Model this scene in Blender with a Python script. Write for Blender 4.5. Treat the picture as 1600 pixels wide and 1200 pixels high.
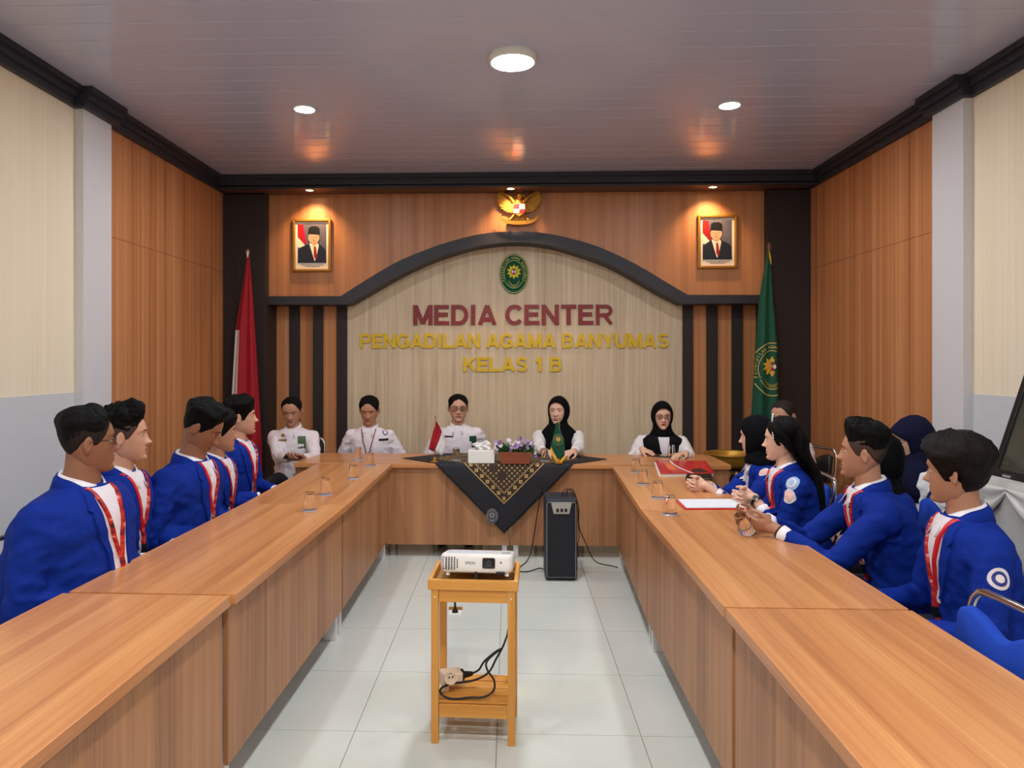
import bpy, bmesh, math, random
from mathutils import Vector, Matrix, noise
from mathutils.bvhtree import BVHTree
for _o in list(bpy.data.objects): bpy.data.objects.remove(_o)
S = bpy.context.scene
COL = S.collection
PI = math.pi
# ------------------------------------------------------------------ camera
F, CX, CY, HC = 1155.0, 756.7, 565.0, 1.56      # focal length in pixels (1600 wide), principal point, lens height
TH = math.radians(2.0)                           # the camera is turned 2 degrees to the left
cam = bpy.data.cameras.new('camera'); camo = bpy.data.objects.new('camera', cam); COL.objects.link(camo)
cam.sensor_width = 36; cam.lens = F/1600*36
cam.shift_x = (800-CX)/1600; cam.shift_y = -(600-CY)/1600
cam.clip_start = 0.05
camo.location = (0, 0, HC); camo.rotation_euler = (PI/2, 0, TH)
S.camera = camo
# ------------------------------------------------------------------ world, exposure
w = bpy.data.worlds.new('World'); S.world = w; w.use_nodes = True
w.node_tree.nodes['Background'].inputs[0].default_value = (.75, .8, .9, 1)
w.node_tree.nodes['Background'].inputs[1].default_value = .3
S.view_settings.view_transform = 'Standard'; S.view_settings.look = 'None'
S.view_settings.exposure = 1.3; S.view_settings.gamma = 1; S.view_settings.use_curve_mapping = False
LAMP_MAIN, LAMP_SMALL, LAMP_REAR, SPOT_W = 118.0, 160.0, 165.0, 15.0

RT = Vector((math.cos(TH), math.sin(TH), 0)); FW = Vector((-math.sin(TH), math.cos(TH), 0)); UP = Vector((0, 0, 1))
CAM = Vector((0, 0, HC))
def ray(px, py): return RT*((px-CX)/F) + FW + UP*((CY-py)/F)
def onZ(px, py, z): d = ray(px, py); return CAM + d*((z-HC)/d.z)
def onY(px, py, y): d = ray(px, py); return CAM + d*(y/d.y)
def onX(px, py, x): d = ray(px, py); return CAM + d*(x/d.x)
def atD(px, py, d): return CAM + ray(px, py)*d
# ------------------------------------------------------------------ materials
def lin(c):
    return tuple((x/12.92 if x <= .04045 else ((x+.055)/1.055)**2.4) for x in [k/255 for k in c])
MATS = {}
def mat(name, rgb=None, rough=.5, metal=0, spec=.5, emit=None, estr=0, trans=0, ior=1.45, coat=0, alpha=1, sheen=0, sss=0, bump=None, vary=None):
    if name in MATS: return MATS[name]
    m = bpy.data.materials.new(name); m.use_nodes = True
    nt = m.node_tree; b = nt.nodes['Principled BSDF']
    if rgb: b.inputs['Base Color'].default_value = (*lin(rgb), 1)
    b.inputs['Roughness'].default_value = rough; b.inputs['Metallic'].default_value = metal
    b.inputs['Specular IOR Level'].default_value = spec
    b.inputs['Transmission Weight'].default_value = trans; b.inputs['IOR'].default_value = ior
    b.inputs['Coat Weight'].default_value = coat; b.inputs['Coat Roughness'].default_value = .08
    b.inputs['Alpha'].default_value = alpha; b.inputs['Sheen Weight'].default_value = sheen
    if sss:
        b.inputs['Subsurface Weight'].default_value = sss; b.inputs['Subsurface Radius'].default_value = (.012, .005, .003); b.inputs['Subsurface Scale'].default_value = 1
    if emit: b.inputs['Emission Color'].default_value = (*lin(emit), 1); b.inputs['Emission Strength'].default_value = estr
    if bump or vary:
        tc = nt.nodes.new('ShaderNodeTexCoord')
    if bump:                                     # (scale xyz, strength, detail)
        mp = nt.nodes.new('ShaderNodeMapping'); mp.inputs['Scale'].default_value = bump[0]
        n = nt.nodes.new('ShaderNodeTexNoise'); n.inputs['Scale'].default_value = 1; n.inputs['Detail'].default_value = bump[2]
        bp = nt.nodes.new('ShaderNodeBump'); bp.inputs['Strength'].default_value = bump[1]; bp.inputs['Distance'].default_value = .01
        nt.links.new(tc.outputs['Object'], mp.inputs[0]); nt.links.new(mp.outputs[0], n.inputs['Vector'])
        nt.links.new(n.outputs[0], bp.inputs['Height']); nt.links.new(bp.outputs[0], b.inputs['Normal'])
    if vary:                                     # (scale xyz, colour list)
        mp = nt.nodes.new('ShaderNodeMapping'); mp.inputs['Scale'].default_value = vary[0]
        n = nt.nodes.new('ShaderNodeTexNoise'); n.inputs['Scale'].default_value = 1; n.inputs['Detail'].default_value = 5
        cr = nt.nodes.new('ShaderNodeValToRGB'); ramp(cr, vary[1], .3, .7)
        nt.links.new(tc.outputs['Object'], mp.inputs[0]); nt.links.new(mp.outputs[0], n.inputs['Vector'])
        nt.links.new(n.outputs[0], cr.inputs[0]); nt.links.new(cr.outputs[0], b.inputs['Base Color'])
    MATS[name] = m
    return m
def ramp(cr, cols, lo=.3, hi=.7):
    e = cr.color_ramp.elements
    while len(e) < len(cols): e.new(.5)
    for i, c in enumerate(cols):
        e[i].position = lo+(hi-lo)*i/(len(cols)-1); e[i].color = (*lin(c), 1)
def wood(name, cols, axis, across=16, rough=.35, coat=.0, broad=3.0, mixf=.5, stretch=.5):
    """laminate grain: streaks along one axis"""
    if name in MATS: return MATS[name]
    m = bpy.data.materials.new(name); m.use_nodes = True
    nt = m.node_tree; b = nt.nodes['Principled BSDF']; L = nt.links.new
    tc = nt.nodes.new('ShaderNodeTexCoord')
    def streak(sc, st, det, dist):
        mp = nt.nodes.new('ShaderNodeMapping'); s = [sc, sc, sc]; s[axis] = st; mp.inputs['Scale'].default_value = s
        n = nt.nodes.new('ShaderNodeTexNoise'); n.inputs['Scale'].default_value = 1; n.inputs['Detail'].default_value = det; n.inputs['Distortion'].default_value = dist
        L(tc.outputs['Object'], mp.inputs[0]); L(mp.outputs[0], n.inputs['Vector']); return n.outputs[0]
    a = streak(across, stretch, 4, .3); c = streak(broad, stretch*.7, 3, 1.2); d = streak(across*7, stretch*3, 2, 0)
    mx = nt.nodes.new('ShaderNodeMix'); mx.inputs[0].default_value = mixf; L(a, mx.inputs[2]); L(c, mx.inputs[3])
    m2 = nt.nodes.new('ShaderNodeMix'); m2.inputs[0].default_value = .22; L(mx.outputs[0], m2.inputs[2]); L(d, m2.inputs[3])
    cr = nt.nodes.new('ShaderNodeValToRGB'); ramp(cr, cols, .36, .64)
    L(m2.outputs[0], cr.inputs[0]); L(cr.outputs[0], b.inputs['Base Color'])
    b.inputs['Roughness'].default_value = rough; b.inputs['Coat Weight'].default_value = coat; b.inputs['Coat Roughness'].default_value = .15
    MATS[name] = m
    return m
W_TOP_Y = wood('laminate_top_lengthwise', [(168, 108, 64), (192, 128, 78), (206, 144, 90), (218, 160, 106)], 1, 18, .33, .15)
W_TOP_X = wood('laminate_top_crosswise', [(168, 108, 64), (192, 128, 78), (206, 144, 90), (218, 160, 106)], 0, 18, .33, .15)
W_PANEL_SHADED = wood('laminate_panel_shaded', [(138, 92, 60), (160, 110, 74), (176, 124, 84), (190, 138, 96)], 2, 22, .42)  # same laminate as the tops, shade on the upright panels put into the colour
W_WALL = wood('wall_panel_wood', [(156, 96, 58), (186, 122, 76), (200, 136, 88), (218, 160, 112)], 2, 24, .45, 0, 9, .45, .12)
W_FASCIA = wood('fascia_wood', [(160, 104, 68), (184, 124, 82), (200, 140, 94)], 2, 20, .4, 0, 5, .5, .15)
W_CREAM = wood('pale_panel_wood', [(190, 170, 142), (208, 188, 158), (218, 200, 170), (226, 210, 182)], 2, 40, .5, 0, 6, .4, .8)
W_BAMBOO = wood('honey_bamboo', [(196, 130, 50), (214, 150, 66), (226, 166, 84)], 0, 14, .4)
W_BAMBOO_V = wood('honey_bamboo_upright', [(196, 130, 50), (214, 150, 66), (226, 166, 84)], 2, 14, .4)
M_DARK = mat('espresso_panel', (44, 36, 38), .55, bump=((60, 60, 60), .15, 2))
M_TRIM = mat('charcoal_trim', (47, 48, 58), .5)
M_CREAMWALL = wood('cream_wall_paint', [(240, 224, 194), (245, 231, 204), (248, 236, 214)], 2, 50, .6, 0, 4, .3, .3)
M_DADO = mat('grey_dado_paint', (208, 210, 214), .6, bump=((2, 2, 40), .1, 2))
M_PILLAR = mat('pale_grey_pillar', (216, 214, 218), .6, bump=((60, 60, 2), .1, 2))
M_PILLAR_SIDE = M_PILLAR
M_TILE = mat('glossy_porcelain_tile', (208, 214, 208), .055, spec=.6, vary=((1.3, 1.3, 1.3), [(202, 208, 202), (212, 218, 212)]))
M_GROUT = mat('grey_grout', (150, 152, 148), .8)
M_CEIL = mat('mauve_pvc_ceiling', (188, 188, 210), .16, spec=.55)
M_CHROME = mat('chrome', (215, 215, 218), .12, 1)
M_STEEL = mat('white_painted_steel', (222, 222, 224), .35)
M_WHITE = mat('white_plastic', (232, 230, 226), .35)
M_BLACK = mat('black_plastic', (18, 18, 20), .4)
M_RUBBER = mat('black_cable', (14, 14, 15), .5)
M_GOLD = mat('gold_metal', (176, 126, 52), .45, .7)
M_GOLDP = mat('gold_lettering', (224, 188, 20), .25, .15, coat=.4)
M_MAROON = mat('maroon_lettering', (132, 20, 38), .3, coat=.3)
M_GLASS = mat('clear_glass', (255, 255, 255), .0, trans=1, ior=1.28)
M_BULB = mat('lamp_diffuser', (255, 255, 255), .5, emit=(250, 252, 255), estr=LAMP_MAIN)
M_BULB2 = mat('downlight_diffuser', (255, 255, 255), .5, emit=(250, 252, 255), estr=LAMP_SMALL)
M_BULB3 = mat('rear_lamp_diffuser', (255, 255, 255), .5, emit=(255, 252, 248), estr=LAMP_REAR)
M_WARM = mat('warm_spot_lens', (255, 240, 200), .5, emit=(255, 214, 150), estr=14)
M_RED = mat('flag_red', (158, 14, 32), .7, bump=((40, 40, 40), .1, 2))
M_FWHITE = mat('flag_white', (226, 220, 222), .7)
M_GREEN = mat('flag_green', (6, 78, 56), .7)
M_YELLOW = mat('fringe_yellow', (232, 178, 20), .6)
# ------------------------------------------------------------------ mesh builder
def tag(o, label=None, cat=None, group=None, kind=None):
    if label: o['label'] = label
    if cat: o['category'] = cat
    if group: o['group'] = group
    if kind: o['kind'] = kind
    return o
def empty(name, loc, rz=0, label=None, cat=None, group=None):
    o = bpy.data.objects.new(name, None); COL.objects.link(o); o.location = loc; o.rotation_euler = (0, 0, rz)
    o.empty_display_size = .05
    return tag(o, label, cat, group)
def copy_tree(o, parent=None):
    c = o.copy(); COL.objects.link(c); c.parent = parent
    for ch in list(o.children): copy_tree(ch, c)
    return c
def rootloc(p):
    v = Vector((0, 0, 0))
    while p: v += p.location; p = p.parent
    return v
class MB:
    def __init__(s): s.v = []; s.f = []; s.m = []
    def add(s, vs, fs, mi=0):
        n = len(s.v); s.v += [tuple(v) for v in vs]
        for f in fs: s.f.append(tuple(i+n for i in f)); s.m.append(mi)
        return s
    def box(s, c, d, rz=0, mi=0, R=None):
        M = R or Matrix.Rotation(rz, 3, 'Z'); c = Vector(c)
        vs = [c + M @ Vector((x*d[0]/2, y*d[1]/2, z*d[2]/2)) for z in (-1, 1) for y in (-1, 1) for x in (-1, 1)]
        return s.add(vs, [(0, 2, 3, 1), (4, 5, 7, 6), (0, 1, 5, 4), (2, 6, 7, 3), (0, 4, 6, 2), (1, 3, 7, 5)], mi)
    def bb(s, a, b, mi=0):
        a = Vector(a); b = Vector(b); return s.box((a+b)/2, (abs(b.x-a.x), abs(b.y-a.y), abs(b.z-a.z)), 0, mi)
    def tube(s, path, r, n=8, mi=0, closed=False, cap=True):
        P = [Vector(p) for p in path]; k = len(P)
        rr = r if isinstance(r, (list, tuple)) else [r]*k
        t0 = (P[1]-P[0]).normalized(); nrm = t0.orthogonal().normalized(); rings = []
        for i in range(k):
            a = P[(i-1) % k] if (closed or i > 0) else P[i]; b = P[(i+1) % k] if (closed or i < k-1) else P[i]
            t = (b-a).normalized(); nrm = (nrm - t*nrm.dot(t))
            nrm = nrm.normalized() if nrm.length > 1e-6 else t.orthogonal().normalized()
            bi = t.cross(nrm)
            rings.append([P[i] + (nrm*math.cos(2*PI*j/n) + bi*math.sin(2*PI*j/n))*rr[i] for j in range(n)])
        vs = [v for g in rings for v in g]; fs = []
        for i in range(k if closed else k-1):
            for j in range(n):
                a = i*n+j; b = i*n+(j+1) % n; c = ((i+1) % k)*n+(j+1) % n; d = ((i+1) % k)*n+j
                fs.append((a, b, c, d))
        if cap and not closed:
            fs.append(tuple(range(n-1, -1, -1))); fs.append(tuple((k-1)*n+j for j in range(n)))
        return s.add(vs, fs, mi)
    def loft(s, rings, mi=0, cap=True, closed=True):
        n = len(rings[0]); vs = [v for g in rings for v in g]; fs = []
        for i in range(len(rings)-1):
            for j in range(n if closed else n-1):
                fs.append((i*n+j, i*n+(j+1) % n, (i+1)*n+(j+1) % n, (i+1)*n+j))
        if cap: fs.append(tuple(range(n-1, -1, -1))); fs.append(tuple((len(rings)-1)*n+j for j in range(n)))
        return s.add(vs, fs, mi)
    def lathe(s, prof, c, n=24, mi=0, cap=True, R=None):
        c = Vector(c); M = R or Matrix.Identity(3)
        return s.loft([[c + M @ Vector((r*math.cos(2*PI*j/n), r*math.sin(2*PI*j/n), z)) for j in range(n)] for r, z in prof], mi, cap)
    def ell(s, c, r, nu=14, nv=10, R=None, mi=0):
        c = Vector(c); M = R or Matrix.Identity(3)
        if not isinstance(r, (tuple, list)): r = (r, r, r)
        vs = [c + M @ Vector((0, 0, r[2]))]
        for i in range(1, nv):
            a = PI*i/nv
            for j in range(nu): vs.append(c + M @ Vector((r[0]*math.sin(a)*math.cos(2*PI*j/nu), r[1]*math.sin(a)*math.sin(2*PI*j/nu), r[2]*math.cos(a))))
        vs.append(c + M @ Vector((0, 0, -r[2]))); fs = []
        for j in range(nu):
            fs.append((0, 1+j, 1+(j+1) % nu)); e = 1+(nv-2)*nu
            fs.append((len(vs)-1, e+(j+1) % nu, e+j))
        for i in range(nv-2):
            for j in range(nu):
                a = 1+i*nu+j; b = 1+i*nu+(j+1) % nu; fs.append((a, a+nu, b+nu, b))
        return s.add(vs, fs, mi)
    def caps(s, pts, rs, n=12, mi=0):
        """limb: tapered tubes with a ball at every joint"""
        for i in range(len(pts)-1): s.tube([pts[i], pts[i+1]], [rs[i], rs[i+1]], n, mi)
        for p, r in zip(pts, rs): s.ell(p, r*1.0, n, 8, None, mi)
        return s
    def prism(s, poly, fr, bk, mi=0):
        """poly: list of 3-D points on one plane; fr / bk: offsets along the extrusion"""
        fr = Vector(fr); bk = Vector(bk); n = len(poly)
        vs = [Vector(p)+fr for p in poly] + [Vector(p)+bk for p in poly]
        fs = [tuple(range(n)), tuple(range(2*n-1, n-1, -1))] + [(i, i+n, (i+1) % n+n, (i+1) % n) for i in range(n)]
        return s.add(vs, fs, mi)
    def sheet(s, rows, mi=0):
        n = len(rows[0]); return s.loft(rows, mi, False, False)
    def build(s, name, mats, parent=None, smooth=None, bevel=0, solid=0, local=False, sub=0):
        off = Vector((0, 0, 0)) if (local or parent is None) else rootloc(parent)
        me = bpy.data.meshes.new(name); me.from_pydata([Vector(v)-off for v in s.v], [], s.f)
        if not isinstance(mats, (list, tuple)): mats = [mats]
        for m in mats: me.materials.append(m)
        if len(mats) > 1: me.polygons.foreach_set('material_index', s.m)
        bm = bmesh.new(); bm.from_mesh(me); bmesh.ops.recalc_face_normals(bm, faces=bm.faces); bm.to_mesh(me); bm.free()
        if smooth is not None:
            me.polygons.foreach_set('use_smooth', [True]*len(me.polygons))
            if smooth < 180: me.set_sharp_from_angle(angle=math.radians(smooth))
        o = bpy.data.objects.new(name, me); COL.objects.link(o)
        if parent: o.parent = parent
        if bevel:
            b = o.modifiers.new('bevel', 'BEVEL'); b.width = bevel; b.segments = 2; b.limit_method = 'ANGLE'; b.angle_limit = math.radians(40)
        if solid:
            q = o.modifiers.new('solid', 'SOLIDIFY'); q.thickness = solid; q.offset = 0
        if sub:
            q = o.modifiers.new('sub', 'SUBSURF'); q.levels = sub; q.render_levels = sub
        return o
def smooth_path(pts, k=6, closed=False):
    P = [Vector(p) for p in pts]; n = len(P); out = []
    for i in range(n if closed else n-1):
        p1, p2 = P[i], P[(i+1) % n]
        p0 = P[(i-1) % n] if (closed or i > 0) else p1+(p1-p2); p3 = P[(i+2) % n] if (closed or i < n-2) else p2+(p2-p1)
        for j in range(k):
            t = j/k; out.append(.5*((2*p1)+(-p0+p2)*t+(2*p0-5*p1+4*p2-p3)*t*t+(-p0+3*p1-3*p2+p3)*t**3))
    if not closed: out.append(P[-1])
    return out
def struct(o): o['kind'] = 'structure'; return o
# ================================================================== the room
XL = onY(346.5, 300, 7.15).x; XR = onY(1269, 290, 7.15).x
YB, YF = 7.5, -2.4; ZC = 3.33; ZT = 3.20
Y_COL, Y_FAS, Y_OVER = 7.15, 7.25, 6.93
# floor: slab and 60 cm tiles with open joints
floor = struct(MB().bb((XL-.1, YF-.1, -.08), (XR+.1, YB+.1, -.006)).build('floor', M_GROUT))
tm = None
x = -.655-.6*4
while x < XR:
    y = 3.10-.6*10
    while y < YB:
        a, b_, c_, d_ = max(x, XL-.05), min(x+.6, XR+.05), max(y, YF-.05), min(y+.6, YB+.05)
        if b_-a > .02 and d_-c_ > .02:
            o = MB().bb((a+.0016, c_+.0016, -.006), (b_-.0016, d_-.0016, 0)).build('tile', M_TILE, floor)
        y += .6
    x += .6
# ceiling: slab and 20 cm strips running across the room
ceiling = struct(MB().bb((XL-.1, YF-.1, ZC+.02), (XR+.1, YB+.1, ZC+.1)).build('ceiling', M_CEIL))
y = YF
pm = MB().bb((XL-.05, .002, ZC), (XR+.05, .198, ZC+.019)).build('ceiling_strip', M_CEIL, ceiling, bevel=.004)
pm.location.y = y
while y < YB-.2:
    y += .2
    q = pm.copy(); COL.objects.link(q); q.location.y = y
# walls
wall_back = struct(MB().bb((XL-.1, YB, 0), (XR+.1, YB+.1, ZC)).build('wall_back', M_DARK))
wall_front = struct(MB().bb((XL-.1, YF-.1, 0), (XR+.1, YF, ZC)).build('wall_front', M_CREAMWALL))
PY0, PY1, PD = 4.70, 5.04, .06          # pillars
for side, X, s in (('left', XL, 1), ('right', XR, -1)):
    wl = struct(MB().bb((X, YF-.1, 0), (X-s*.1, YB+.1, ZC)).build('wall_'+side, M_CREAMWALL))
    MB().bb((X, YF, 0), (X+s*.004, PY0, 1.36)).build('dado', M_DADO, wl)
    for k in range(2):                   # upright sheets above and below the joint at 2.44 m
        ya = PY1+k*1.06; yb = min(PY1+(k+1)*1.06, Y_COL)
        for z0, z1 in ((0, 2.439), (2.442, ZT)):
            MB().bb((X, ya+.0008, z0), (X+s*.012, yb-.0008, z1)).build('panel', W_WALL, wl)
    pl = struct(MB().bb((X, PY0, 0), (X+s*PD, PY1, ZC)).build('trim_pillar_'+side, M_PILLAR, bevel=.004))
    t = MB()                             # stepped crown moulding that jogs round the pillar
    for (ya, yb, e) in ((YF, PY0-.05, 0), (PY0-.05, PY1+.05, PD), (PY1+.05, Y_COL, 0.012)):
        t.bb((X, ya, ZT), (X+s*(e+.035), yb, ZT+.05)); t.bb((X, ya, ZT+.05), (X+s*(e+.06), yb, ZT+.095)); t.bb((X, ya, ZT+.095), (X+s*(e+.085), yb, ZC))
    struct(t.build('trim_crown_'+side, M_TRIM))
# back feature wall -----------------------------------------------------------
def fy(px, py, y): return onY(px, py, y)
xa = fy(432.5, 600, YB).x; xb = fy(1180.5, 600, YB).x           # inner faces of the dark columns
for nm, x0, x1 in (('left', XL, xa), ('right', xb, XR)):
    struct(MB().bb((x0, Y_COL, 0), (x1, YB, ZT)).build('trim_column_'+nm, M_DARK, bevel=.003))
cxa = fy(543.3, 600, YB).x; cxb = fy(1065.7, 600, YB).x
MB().bb((cxa, YB-.012, 0), (cxb, YB, 2.95)).build('pale_panel', W_CREAM, wall_back)
for p0, p1 in ((432.7, 453.4), (469.6, 490.3), (505.9, 527), (1081.8, 1103), (1120, 1142), (1159, 1180.5)):
    MB().bb((fy(p0, 600, YB).x, YB-.012, 0), (fy(p1, 600, YB).x, YB, 2.3)).build('wood_slat', W_WALL, wall_back)
for p0, p1 in ((453.4, 469.6), (490.3, 505.9), (527, 543.3), (1065.7, 1081.8), (1103, 1120), (1142, 1159)):
    MB().bb((fy(p0, 600, YB).x, YB-.035, 0), (fy(p1, 600, YB).x, YB, 2.3)).build('dark_slat', M_DARK, wall_back, bevel=.002)
# arched fascia
topc = [(431, 463), (533, 463), (577, 435), (620, 410), (660, 393), (700, 379), (752, 366), (805, 362), (858, 366), (920, 381), (960, 397), (1000, 417), (1040, 441), (1074, 461), (1182, 461)]
botc = [(431, 476), (543, 476), (583, 453), (622, 431), (662, 412), (701, 397), (752, 384), (805, 379), (860, 384), (918, 401), (957, 416), (996, 437), (1035, 459), (1066, 475), (1182, 474)]
def curve3(c, y): 
    mid = smooth_path([fy(a, b, y) for a, b in c[1:-1]], 4)
    return [fy(*c[0], y)] + mid + [fy(*c[-1], y)]
T3 = curve3(topc, Y_FAS); 
for p in (T3[0],): p.x = xa
T3[-1].x = xb
B3 = curve3(botc, Y_FAS); B3[0].x = xa; B3[-1].x = xb
fas = MB(); up = [Vector((p.x, p.y, ZT+.06)) for p in T3]; lo = [p-Vector((0, 0, .03)) for p in T3]
fas.loft([up, lo], 0, False, False)
fas.loft([[p+Vector((0, .02, 0)) for p in up], [p+Vector((0, .02, 0)) for p in lo]], 0, False, False)
struct(fas.build('wall_fascia', W_FASCIA))
bd = MB(); yo = Vector((0, -.02, 0)); yi = Vector((0, YB-Y_FAS-.013, 0))
bd.loft([[p+yo for p in T3], [p+yo for p in B3], [p+yi for p in B3], [p+yi for p in T3], [p+yo for p in T3]], 0, False, False)
band = struct(bd.build('trim_arch', M_TRIM))
# soffit above the fascia with the top moulding
ov = MB().bb((XL, Y_OVER, ZT+.02), (XR, Y_OVER+.02, ZC)).bb((XL, Y_OVER, ZT), (XR, Y_OVER+.03, ZT+.03)).bb((XL, Y_OVER-.03, ZC-.04), (XR, Y_OVER, ZC))
struct(ov.build('trim_soffit_front', M_TRIM))
struct(MB().bb((XL, Y_OVER+.03, ZT+.012), (XR, YB, ZT+.03)).build('trim_soffit', mat('brown_soffit', (96, 66, 56), .5)))
# ================================================================== lamps
def round_lamp(x, y, r, label, m, depth=.045, name='round_ceiling_lamp'):
    e = empty(name, (x, y, ZC), 0, label, 'ceiling lamp')
    MB().lathe([(r*.98, 0), (r, -depth*.3), (r, -depth*.8), (r*.95, -depth), (r*.9, -depth), (r*.9, -depth*.6)], (x, y, ZC), 40).build('housing', M_WHITE, e, 40)
    MB().lathe([(r*.895, -depth*.65), (r*.895, -depth*.97), (r*.6, -depth*1.0)], (x, y, ZC), 40).build('diffuser', m, e, 40)
    return e
p = onZ(801, 92, ZC-.02); round_lamp(p.x, p.y, .137, 'large round white lamp at the centre of the ceiling', M_BULB)
p = onZ(476, 169, ZC); pl_ = p; round_lamp(p.x, p.y, .075, 'small round recessed lamp in the ceiling, left one', M_BULB2, .012, 'recessed_downlight')
p = onZ(1140, 163, ZC); pr_ = p; round_lamp(p.x, p.y, .075, 'small round recessed lamp in the ceiling, right one', M_BULB2, .012, 'recessed_downlight')
round_lamp(0, .6, .137, 'round white ceiling lamp above the near ends of the tables', M_BULB3)
for x, s in ((pl_.x, 'left'), (pr_.x, 'right')):
    round_lamp(x, 1.9, .075, 'small recessed ceiling lamp above the near %s table' % s, M_BULB2, .012, 'recessed_downlight')
    round_lamp(x, -.9, .075, 'small recessed ceiling lamp behind the photographer on the %s' % s, M_BULB2, .012, 'recessed_downlight')
for (px, py, w_) in ((484, 296, 'left portrait'), (798, 296, 'golden eagle emblem'), (1114, 290, 'right portrait')):
    p = onY(px, py, 7.05); p.z = ZT+.012
    e = empty('spot_lamp', p, 0, 'small warm spot lamp in the soffit above the '+w_, 'spot lamp', 'soffit spot lamps')
    MB().lathe([(.045, 0), (.045, -.006), (.036, -.008), (.034, 0)], p, 24).build('rim', M_CHROME, e, 40)
    MB().lathe([(.034, -.001), (.034, -.004), (.01, -.006)], p, 24).build('lens', M_WARM, e, 40)
    l = bpy.data.lights.new('spot_beam', 'SPOT'); l.energy = SPOT_W; l.color = (1, .62, .3); l.spot_size = math.radians(105); l.spot_blend = .9; l.shadow_soft_size = .03
    lo_ = bpy.data.objects.new('spot_beam', l); COL.objects.link(lo_); lo_.parent = e; lo_.location = (0, 0, -.02); lo_.rotation_euler = (math.radians(20), 0, 0)
# ================================================================== desks
ZD = .75
def desk(cx, cy, ang, L, label, top_mat, zb=.15, D=.60):
    """local x = length, local -y = the aisle side with the modesty panel"""
    e = empty('desk', (cx, cy, 0), ang, label, 'desk', 'laminate desks of the U-shaped table')
    MB().bb((-L/2+.001, -D/2, ZD-.036), (L/2-.001, D/2, ZD)).build('desk_top', top_mat, e, bevel=.002, local=True)
    MB().bb((-L/2+.006, -D/2+.03, zb), (L/2-.006, -D/2+.048, ZD-.036)).build('modesty_panel', W_PANEL_SHADED, e, local=True)
    for s in (-1, 1):
        for yy in (-D/2+.085, D/2-.08):
            MB().bb((s*(L/2-.045)-.02, yy-.035, .0), (s*(L/2-.045)+.02, yy+.035, ZD-.036)).build('leg', M_STEEL, e, bevel=.003, local=True)
        MB().bb((s*(L/2-.045)-.02, -D/2+.12, .03), (s*(L/2-.045)+.02, D/2-.115, .07)).build('foot_rail', M_STEEL, e, local=True)
    return e
def side_desk(p_near, p_far, s, label, L=None):
    """p_near / p_far: ends of the aisle edge on the floor plan; s = -1 left table, +1 right table"""
    a = Vector(p_near); b = Vector(p_far); d = (b-a); L = d.length; d.normalize(); nrm = Vector((d.y, -d.x))*s   # away from the aisle
    L -= .012; c = (a+b)/2 + nrm*.3
    ang = math.atan2(nrm.x*-1, nrm.y)          # local +y -> nrm
    return desk(c.x, c.y, ang, L, label, W_TOP_X)
def pz(px, py): q = onZ(px, py, ZD); return (q.x, q.y)
LJ1, LJ2, LJ3 = pz(367.5, 929.5), pz(543, 788), pz(613, 724.5)
RJ1, RJ2, RJ3 = pz(1131, 948.7), pz(1002, 796.7), pz(957, 728)
def ext(a, b, L): a = Vector(a); b = Vector(b); d = (a-b).normalized(); return tuple(a+d*L)
l0 = ext((LJ1[0]-.012, LJ1[1]), (LJ2[0]-.025, LJ2[1]), 1.6); 
side_desk(l0, (LJ1[0]-.012, LJ1[1]), -1, 'nearest wood laminate desk of the left table row')
side_desk(LJ1, LJ2, -1, 'middle wood laminate desk of the left table row')
side_desk(LJ2, LJ3, -1, 'far wood laminate desk of the left row, meeting the head table')
r0 = ext((RJ1[0]+.004, RJ1[1]), RJ2, 1.6)
side_desk(r0, (RJ1[0]+.004, RJ1[1]), 1, 'nearest wood laminate desk of the right table row')
side_desk(RJ1, RJ2, 1, 'middle wood laminate desk of the right table row')
side_desk(RJ2, RJ3, 1, 'far wood laminate desk of the right row, under the red book')
YT0, YT1 = 5.85, 6.50
for x0, x1, lb in ((-1.73, 0, 'left half of the head table, under the small red and white flag'), (0, 1.73, 'right half of the head table, in front of the seated women')):
    desk((x0+x1)/2, (YT0+YT1)/2, 0, x1-x0, lb, W_TOP_X, .10, YT1-YT0)
# ================================================================== lettering and emblems
def text_raw(body, bold=.0, ext_=.0):
    cu = bpy.data.curves.new('t', 'FONT'); cu.body = body; cu.offset = bold; cu.extrude = ext_; cu.resolution_u = 3; cu.fill_mode = 'BOTH' if ext_ else 'FRONT'
    o = bpy.data.objects.new('t', cu); COL.objects.link(o)
    dg = bpy.context.evaluated_depsgraph_get(); me = bpy.data.meshes.new_from_object(o.evaluated_get(dg))
    vs = [v.co.copy() for v in me.vertices]; fs = [tuple(p.vertices) for p in me.polygons]
    bpy.data.objects.remove(o); bpy.data.curves.remove(cu); bpy.data.meshes.remove(me)
    return vs, fs
def components(vs, fs):
    key = {}; idx = []
    for v in vs:
        k = (round(v.x, 5), round(v.y, 5)); idx.append(key.setdefault(k, len(key)))
    par = list(range(len(key)))
    def find(a):
        while par[a] != a: par[a] = par[par[a]]; a = par[a]
        return a
    for f in fs:
        for i in f[1:]: par[find(idx[i])] = find(idx[f[0]])
    groups = {}
    for f in fs: groups.setdefault(find(idx[f[0]]), []).append(f)
    return sorted(groups.values(), key=lambda g: min(vs[i].x for f in g for i in f))
def arc(cx, cy, rx, ry, a0, a1, n=9): return [(cx+rx*math.cos(math.radians(a0+(a1-a0)*i/n)), cy+ry*math.sin(math.radians(a0+(a1-a0)*i/n))) for i in range(n+1)]
h_ = .1                                   # half stroke; cap height 1
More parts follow.
